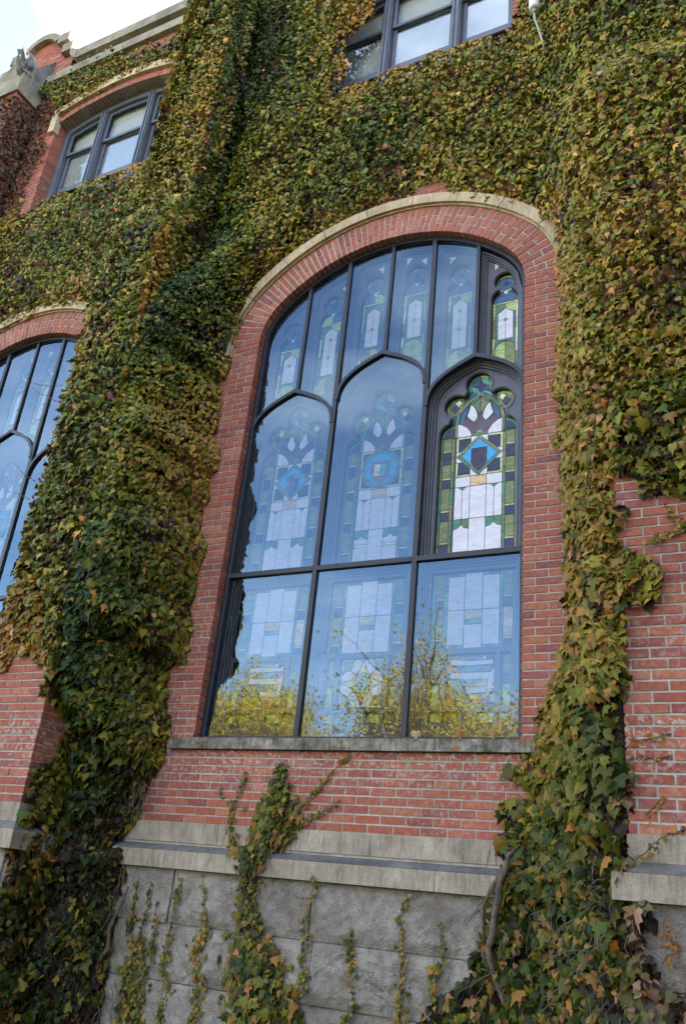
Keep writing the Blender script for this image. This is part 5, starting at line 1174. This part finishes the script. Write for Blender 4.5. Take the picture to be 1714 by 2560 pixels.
lp(mesh_obj('bracket', *box_data(LX-.03, LX+.03, -.25, -.01, LZ+.1, LZ+.14), 'conduit', None))

# ------------------------------------------------------------------ across the lawn: what the glass reflects
LV3 = np.array([(0, 0, 0), (.5, -.5, .1), (0, -1, 0), (-.5, -.5, .1)], np.float32); LF3 = np.array([(0, 2, 1), (0, 3, 2)], np.int32)
def tree(name, x, y, h, spread, label, pal, nl, seed, mat='yellow_leaf', lsz=.085):
    rg = np.random.default_rng(seed); root = empty(name, None, (x, y, GROUND)); tag(root, label, 'tree', 'trees across the lawn'); inv = Matrix.Translation((-x, -y, -GROUND))
    vs, fs = [], []; tips = []
    base = np.array([x, y, GROUND]); top = base+np.array([rg.normal(0, .4), rg.normal(0, .4), h*.55])
    T = [tuple(base+(top-base)*u+np.array([.12*math.sin(5*u), .1*math.cos(4*u), 0])) for u in np.linspace(0, 1, 7)]; tube_data(T, list(np.linspace(.26, .13, 7)), 8, vs, fs)
    for i in range(11):
        u = rg.uniform(.35, 1); p = base+(top-base)*u; an = rg.uniform(0, 2*math.pi); ln = spread*rg.uniform(.55, 1.05); rise = h*rg.uniform(.18, .45)
        q = p+np.array([math.cos(an)*ln, math.sin(an)*ln, rise]); pts, rr = [], []
        for w in np.linspace(0, 1, 6): pts.append(tuple(p+(q-p)*np.array([w, w, w**.7])+rg.normal(0, .12, 3)*w)); rr.append(.10*(1-w)+.025)
        tube_data(pts, rr, 6, vs, fs); tips += pts[2:]
        for j in range(14):
            a = np.array(pts[rg.integers(1, 6)]); b = a+rg.normal(0, 1, 3)*np.array([1, 1, .7])*spread*.3+np.array([0, 0, .5]); m_ = [tuple(a+(b-a)*w+rg.normal(0, .06, 3)) for w in (0, .33, .66, 1)]; tube_data(m_, [.035, .025, .018, .01], 5, vs, fs); tips += m_[1:]
    o = mesh_obj('trunk', vs, fs, 'bark', None, True); o.parent = root; o.matrix_parent_inverse = inv
    tp = np.array(tips); idx = rg.integers(0, len(tp), nl); P = tp[idx]+rg.normal(0, .5, (nl, 3)); Nr = rg.normal(0, 1, (nl, 3)); t = rg.random(nl)
    c = np.array(pal[0])*(1-t[:, None])+np.array(pal[1])*t[:, None]; sz = lsz*np.exp(rg.normal(0, .3, nl))
    m = leaf_mesh('crown', P, frames(Nr, .3, 1), sz, c, None, LV3, LF3, mat); m.parent = root; m.matrix_parent_inverse = inv; return root
YEL = ((.80, .47, .015), (.62, .42, .02))
TL = [(-9.2, -24, 9.4, 2.6, 'golden tree nearest the right, standing across the lawn'), (-13.6, -25, 12.0, 3.3, 'tall golden tree across the lawn with dark limbs'), (-18.4, -26, 10.4, 3.2, 'broad yellow tree across the lawn left of the tallest one'), (-23.0, -25, 10.8, 3.6, 'round yellow tree across the lawn further left'), (-28.5, -26, 11, 3.4, 'yellow tree at the left end of the lawn row'), (-15.5, -36, 11.5, 3.6, 'thin yellowing tree standing behind the lawn row'), (-24.5, -38, 12, 4.2, 'olive tree behind the left part of the lawn row'), (-6.5, -37, 10, 3.6, 'sparse olive tree behind the right end of the lawn row'), (-34, -36, 14, 4, 'olive tree far left behind the lawn row')]
for i, (x, y, h, sp, lab) in enumerate(TL): tree('broadleaf_tree', x, y, h, sp, lab, YEL, 30000, 100+i)
